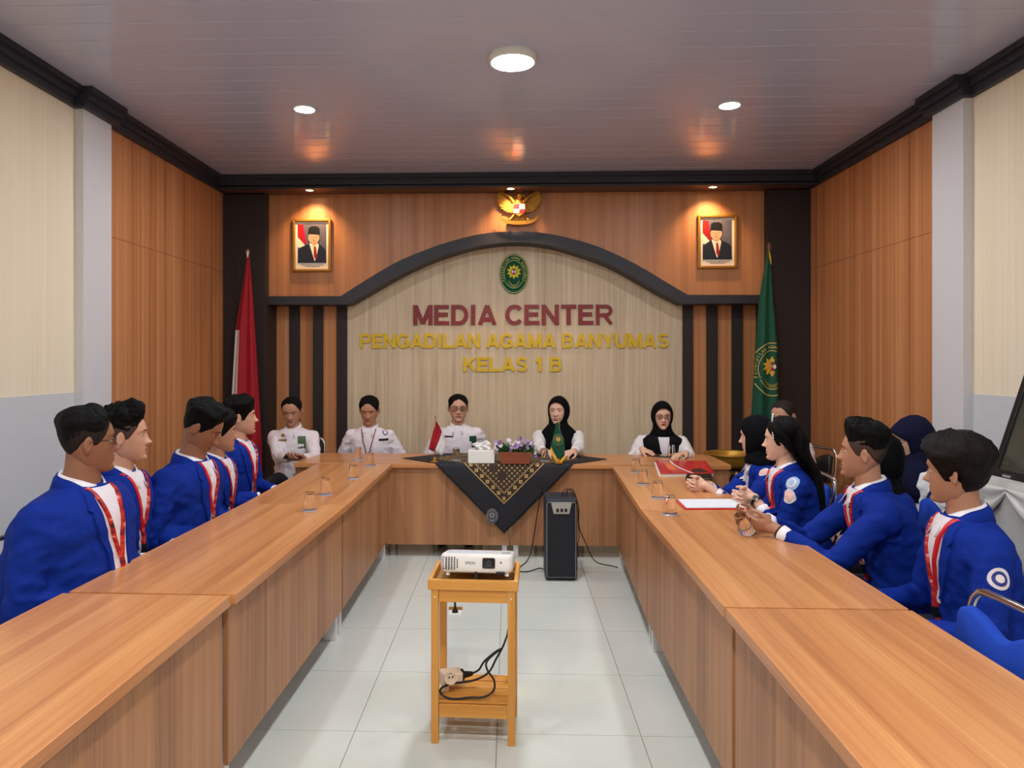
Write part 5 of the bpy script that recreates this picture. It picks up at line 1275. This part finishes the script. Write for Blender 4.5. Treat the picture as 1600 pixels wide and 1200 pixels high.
P_.append(dict(key='L3', px=(315, 668), d=3.98, yaw=-4, head=(14, -32, 0), lean=.17, girth=1.38, sw=.20, skin=SK['deep'], fat=.004, hs=1.10, clothes='jacket', vw=.75, seed=3, lid=.0, redside=1, strap=M_STRAP,
  hair=dict(line=LINE['short'], side=.008, top=.026, front=.010, ramp=2, fade=.02, rough=.012, jag=.009), group=GL, lips=(120, 66, 60), label='heavy student in blue jacket with head bowed at the left table'))
P_.append(dict(key='L4', px=(343, 674), d=4.52, yaw=-2, head=(26, -4, 0), lean=.06, skin=SK['brown'], clothes='jacket', vw=.75, seed=4, hs=1.03,
  hair=dict(line=LINE['fringe'], side=.010, top=.026, front=.006, fade=.02, rough=.008), group=GL, label='student in blue jacket mostly hidden behind the one with bowed head'))
P_.append(dict(key='L5', px=(376, 651), d=5.08, yaw=-6, head=(20, 2, 0), lean=.03, skin=SK['tan'], clothes='jacket', vw=.75, seed=5, hs=1.04, redside=1,
  hair=dict(line=LINE['fringe'], side=.006, top=.028, front=.012, ramp=2.2, fade=.03, rough=.010, jag=.010), group=GL, label='student in blue jacket in profile before the red and white flag'))
# ---------------- head table
b1 = atD(452, 716, 6.25); b1r = atD(474, 716, 6.2)
P_.append(dict(key='B1', px=(456, 642), d=6.62, yaw=270, head=(272, -20, 0), lean=.04, skin=SK['brown'], clothes='shirt', seed=6, hs=.99, wide=1.13, sw=.178, lid=.05, rw=b1, lw=b1r, hand_r=H((.5, -.8, 0), (.2, .2, 1), 1, .5), hand_l=H((-.5, -.8, 0), (-.2, .2, 1), -1, .5),
  hair=dict(line=LINE['bald'], side=.004, top=.009, ramp=1.7, fade=.03, rough=.003), group=GB_, label='man in white shirt looking down at a phone, far left of the head table',
  extra=[rect_patch(471.5, 691, .07, .11, mat('badge_green', (64, 92, 58), .4), 'name_badge'), rect_patch(442, 688, .075, .02, mat('brass_plate', (140, 124, 80), .4, .5), 'name_plate'), round_patch(442, 680, .016, M_GOLD)]))
P_.append(dict(key='B2', px=(577, 641), d=6.72, yaw=270, head=(270, -18, 0), lean=.05, skin=SK['brown'], clothes='shirt', seed=7, hs=.99, wide=1.12, sw=.178, lid=.05, lapx=.19, lapy=.2, el=.5,
  hair=dict(line=LINE['peak'], side=.007, top=.015, front=-.002, ramp=1.4, fade=.03, rough=.007, jag=.010), group=GB_, label='man in white shirt with a thin lanyard, head bowed, left of centre',
  extra=[lambda E: [E['put']('lanyard_strap', ribbon_grid([(s*.07, E['zs']+.012), (s*.05, E['zs']-.09), (s*.004, E['zs']-.26)], .009, 12), .007, mat('grey_red_cord', (120, 70, 74), .6)) for s in (-1, 1)], round_patch(601.5, 676, .026, M_BADGEN, M_SHIRT), rect_patch(600, 687, .09, .02, M_BLACK, 'pen_clip')]))
P_.append(dict(key='B3', px=(716, 638), d=6.72, yaw=271, head=(277, -2, 0), lean=.05, skin=SK['tan'], clothes='shirt', seed=8, hs=.99, wide=1.13, sw=.18, glasses=True, lapx=.2, lapy=.2, el=.5,
  hair=dict(line=LINE['peak'], side=.005, top=.014, front=.003, ramp=1.4, fade=.035, rough=.006, jag=.006), group=GB_, label='man in glasses and white shirt behind the tissue box',
  extra=[rect_patch(739, 690, .07, .10, mat('badge_darkgreen', (20, 70, 52), .4), 'name_badge'), rect_patch(701.5, 682, .08, .014, M_BLACK, 'name_plate')]))
rw4, lw4 = onZ(849, 708, ZD+.05), onZ(897, 708, ZD+.05)
DR_BIG = [(-.07, .080, .03, .095), (-.118, .084, .072, .095), (-.14, .105, .105, .10), (-.19, .155, .13, .115), (-.25, .172, .15, .125), (-.33, .165, .158, .128), (-.42, .15, .155, .12)]
DR_MID = [(-.07, .078, .03, .095), (-.118, .082, .070, .092), (-.145, .095, .09, .095), (-.175, .115, .095, .10), (-.20, .12, .085, .10)]
P_.append(dict(key='B4', px=(872, 642), d=6.70, yaw=269, head=(252, 0, 0), lean=.07, skin=SK['light'], clothes='blouse', seed=9, hs=1.0, girth=.98, mouth=.010, lips=(150, 50, 56), brow=.001, browt=.003, collar=False, rw=rw4, lw=lw4,
  hand_r=H((.6, -.7, -.05), (.2, .1, -1), -1, .55), hand_l=H((-.6, -.7, -.05), (-.2, .1, -1), 1, .55), hijab=dict(m=M_HIJB, drape=DR_BIG), trm=M_VEST, group=GB_, label='woman in black headscarf speaking behind the green table flag'))
rw5, lw5 = onZ(1003, 702, ZD+.05), onZ(1072, 708, ZD+.04)
def vest(E):
    mb = MB(); E['torso'](mb, .020, 1.0, .972); vs, fs = remesh(mb, .010, 3); MB().add(vs, fs).build('vest', M_VEST, E['root'], 180)
    b2 = BVHTree.FromPolygons(vs, fs); z = E['zs']
    for nm, g_, o in (('blouse_front', strip_grid([(-.05, z-.03), (-.035, z-.15), (-.03, .74)], [(.05, z-.03), (.03, z-.15), (.012, .74)], 10, 4), .004), ('neck_bow', strip_grid([(-.03, z-.05), (-.03, z-.12), (-.02, z-.26)], [(.035, z-.05), (.02, z-.12), (.02, z-.26)], 8, 3), .012)):
        mb = patch(b2, g_, E['front'], o)
        if mb: mb.build(nm, M_BLOUSE, E['root'], 60)
P_.append(dict(key='B5', px=(1035, 650), d=6.62, yaw=268, head=(266, -4, 0), lean=.06, skin=SK['light'], clothes='vest', seed=10, hs=.98, glasses=True, lips=(140, 50, 52), browt=.003, collar=False, rw=rw5, lw=lw5,
  hand_r=H((.75, -.55, -.25), (.1, .1, -1), -1, [.15, .5, .6, .7]), hand_l=H((-.8, -.5, -.05), (0, 0, -1), 1, .4), hijab=dict(m=M_HIJB, drape=DR_MID), extra=[vest], trm=M_VEST, group=GB_, label='woman in black headscarf, glasses and black vest, right end of the head table'))
# ---------------- right table
c1 = onZ(1078, 758, ZD+.035); c2 = onZ(1150, 776, ZD+.035); c3 = onZ(1170, 822, ZD+.045)
def clasp(c, k=.095): return dict(lw=c+Vector((k, -.035, .0)), rw=c+Vector((k, .035, .0)), hand_l=H((-.93, .33, 0), (.15, .9, -.1), -1, [.75, .8, .85, .9]), hand_r=H((-.93, -.33, 0), (.15, -.9, -.1), 1, [.75, .8, .85, .9]))
P_.append(dict(key='R1', px=(1181, 681), d=4.78, yaw=176, head=(150, -6, 0), lean=.10, skin=SK['light'], clothes='jacket', seed=11, hs=1.0, sw=.17, girth=.93, collar=True, lanyard=False, cuff=.42, arm=1.06, **clasp(c1), hijab=dict(m=M_HIJB, drape=DR_MID[:4]), group=GR,
  extra=[round_patch(1193, 737, .034, M_BADGEW, M_BADGEP)], label='student in black headscarf and blue jacket, hands clasped, far end of the right table'))
def headband(E):
    T = E['T']; pts = [T(Vector((.097*math.cos(a), .034+.006*math.sin(a), .006+.141*math.sin(a)))) for a in [math.radians(5+170*i/28) for i in range(29)]]
    hb = MB().tube(pts, .004, 6).build('headband', M_CHROME, E['root'], 180)
    for q in pts[::1]: MB().ell(q, .0055, 6, 5).build('bead', M_EW, hb, 60)
def longhair(E):
    T, N, f, r, Hc = E['T'], E['N'], E['f'], E['r'], E['Hc']; rings = []
    back = N-f*.10
    path = [T((0, -.060, .085)), T((0, -.085, .02)), T((0, -.085, -.07)), N-f*.115-UP*.02-r*.02, N-f*.135-UP*.14-r*.03, N-f*.14-UP*.27-r*.04, N-f*.135-UP*.40-r*.045]
    wd = [.06, .084, .088, .098, .11, .105, .07]; dp = [.03, .050, .052, .045, .042, .036, .02]
    P = smooth_path(path, 5)
    for i, q in enumerate(P):
        t = i/(len(P)-1)*(len(wd)-1); k = min(len(wd)-2, int(t)); w_ = wd[k]+(wd[k+1]-wd[k])*(t-k); d_ = dp[k]+(dp[k+1]-dp[k])*(t-k)
        rings.append([q+r*w_*math.cos(a)*(1+.03*math.sin(9*a))+f*d_*math.sin(a)*(1+.12*math.sin(9*a+i*.2)) for a in [2*PI*j/44 for j in range(44)]])
    MB().loft(rings).build('long_hair', M_HAIR, E['root'], 180)
    for s in (-1, 1):
        pth = smooth_path([T((s*.05, .03, .10)), T((s*.078, .012, .055)), T((s*.083, -.03, .0)), T((s*.078, -.06, -.06)), N-f*.07+r*s*.07+UP*.0], 5)
        MB().tube(pth, [.012+.02*math.sin(PI*min(1, .25+i/len(pth))) for i in range(len(pth))], 12).build('side_hair', M_HAIR, E['root'], 180)
def watch(E):
    S_, E_, W_ = E['arms']['l']; ax = (E_-W_).normalized(); c = W_+ax*.02; u = ax.orthogonal().normalized(); v = ax.cross(u)
    o = MB().loft([[c+ax*q+(u*math.cos(t)+v*math.sin(t))*.0305 for t in [2*PI*j/24 for j in range(24)]] for q in (-.008, .008)], 0, False).build('watch_strap', M_BLACK, E['root'], 60, solid=.003)
    d = (CAM-c); d = (d-ax*d.dot(ax)).normalized(); d = (d+UP*.3).normalized(); R = d.to_track_quat('Z', 'Y').to_matrix()
    MB().lathe([(.017, 0), (.017, .007), (.014, .009)], c+d*.029, 20, R=R).build('watch_case', M_CHROME, E['root'], 40); MB().lathe([(.0135, .0088), (.0135, .0094)], c+d*.029, 20, R=R).build('watch_dial', M_BLACK, E['root'])
P_.append(dict(key='R2', px=(1222, 687), d=4.16, yaw=177, head=(154, -3, 0), lean=.10, skin=SK['light'], clothes='jacket', seed=12, hs=.98, sw=.17, girth=.93, lips=(176, 84, 84), browt=.0032, cuff=.42, arm=1.06, **clasp(c2), redside=-1,
  hair=dict(line=LINE['long'], side=.010, top=.020, front=-.004, fade=.02, rough=.003), extra=[headband, longhair, watch, round_patch(1237, 754, .040, M_BADGEB, M_BADGEW, M_BADGEB), round_patch(1232, 775, .038, M_BADGEW, M_BADGEP)], group=GR, label='student with long black hair and beaded headband wearing a watch, right table'))
def bracelets(E):
    S_, E_, W_ = E['arms']['l']; ax = (E_-W_).normalized(); u = ax.orthogonal().normalized(); v = ax.cross(u)
    for q in (.028, .045):
        c = W_+ax*q; MB().tube([c+(u*math.cos(t)+v*math.sin(t))*.032 for t in [2*PI*j/24 for j in range(24)]], .0028, 6, closed=True).build('bracelet', mat('brown_cord', (60, 34, 26), .7), E['root'], 60)
P_.append(dict(key='R3', px=(1349, 707), d=3.34, yaw=171, head=(150, 2, 0), lean=.16, skin=SK['brown'], clothes='jacket', seed=13, hs=.99, cuff=.30, arm=1.12, lw=c3+Vector((.105, -.03, 0)), rw=c3+Vector((.085, .10, .02)), redside=1,
  hand_l=H((-.85, .45, .08), (.2, .75, .5), -1, [.55, .6, .65, .7]), hand_r=H((-.88, -.35, .05), (.1, -.6, .6), 1, [.5, .55, .6, .65]), hair=dict(line=LINE['fadeu'], side=.004, top=.034, front=.016, sweep=.016, ramp=1.8, fade=.045, rough=.016, jag=.010, stubble=72), extra=[bracelets], group=GR, label='student in blue jacket resting both arms on the right table holding a glass'))
P_.append(dict(key='R4', px=(1374, 715), d=4.02, yaw=178, head=(150, -5, 0), lean=.04, skin=SK['light'], clothes='jacket', seed=14, hs=1.0, sw=.17, girth=.93, lanyard=False, lapy=.2, vox=.014, hijab=dict(m=M_HIJB, drape=DR_MID), group=GR, label='person with a black covered head, hidden behind the student holding a glass'))
P_.append(dict(key='R5', px=(1428, 684), d=4.55, yaw=172, head=(160, -24, 0), lean=.06, skin=SK['light'], clothes='blouse', seed=15, hs=1.0, sw=.17, girth=.95, lid=.05, collar=False, lapy=.22, hijab=dict(m=M_HIJN, peak=.018, drape=[(-.07, .078, .03, .095), (-.118, .084, .072, .095), (-.15, .11, .115, .10), (-.22, .14, .145, .11), (-.30, .145, .155, .115), (-.38, .13, .15, .11)]), group=GR, label='woman in navy headscarf and white blouse looking down, by the right wall'))
P_.append(dict(key='R6', px=(1494, 736), d=2.78, yaw=172, head=(134, -4, 0), lean=.06, skin=SK['brown'], clothes='jacket', seed=16, hs=1.03, hairm=M_HAIRB, redside=-1, vw=1.15, lapy=.36, lapz=.60, arm=1.12,
  hair=dict(line=LINE['long'], side=.021, top=.034, front=.012, fade=.01, rough=.012, ramp=6, freq=26, part=.012, partx=-.01), extra=[round_patch(1562, 905, .036, M_BADGEW, M_BADGEN, M_BADGEW)], group=GR, label='student with wavy brown-black hair in blue jacket, nearest on the right'))
P_.append(dict(key='R0', px=(1224, 650), d=6.1, yaw=205, head=(215, -12, 0), lean=.05, skin=SK['tan'], clothes='shirt', seed=17, hs=1.04, hairm=M_HAIRG, hair=dict(line=LINE['high'], side=.004, top=.009, front=.0, fade=.04, rough=.003), group=GR, label='man with short greying hair, only his head showing before the green flag'))
SHORT = {'L1': 'large student in glasses', 'L2': 'curly haired student', 'L3': 'heavy student with bowed head', 'L4': 'half hidden student on the left', 'L5': 'student in profile before the red and white flag',
 'B1': 'man looking at a phone', 'B2': 'man with a thin lanyard', 'B3': 'man in glasses at the head table', 'B4': 'woman speaking', 'B5': 'woman in a black vest', 'R1': 'student in a black headscarf with clasped hands', 'R2': 'student with long black hair',
 'R3': 'student holding a glass', 'R4': 'person with a black covered head', 'R5': 'woman in a navy headscarf', 'R6': 'nearest student on the right', 'R0': 'man with greying hair'}
CH = {'L1': 1, 'B1': 1, 'B2': 1, 'B3': 1, 'B4': 1, 'B5': 1, 'R0': 1}
for c in P_:
    ro = person(c); yaw = math.radians(c['yaw']); k = c['key']; l = ro.location
    off = .03
    place_chair(l.x-math.cos(yaw)*off, l.y-math.sin(yaw)*off, yaw, ('black' if k in CH else 'blue')+' chair under the '+SHORT[k], k in CH)
# ---- things in hands
p = c3+Vector((-.0, .03, .01)); R = Matrix.Rotation(math.radians(-28), 3, 'Y') @ Matrix.Rotation(math.radians(20), 3, 'X')
tumbler((p.x-.0, p.y, ZD+.012), 'clear glass held between the hands of a student at the right table', None, R)
ph = (b1+b1r)/2; phone((ph.x, ph.y-.08, ph.z+.02), 0, 'dark phone held by the man at the far left', Matrix.Rotation(math.radians(25), 3, 'X') @ Matrix.Rotation(math.radians(85), 3, 'Z'))
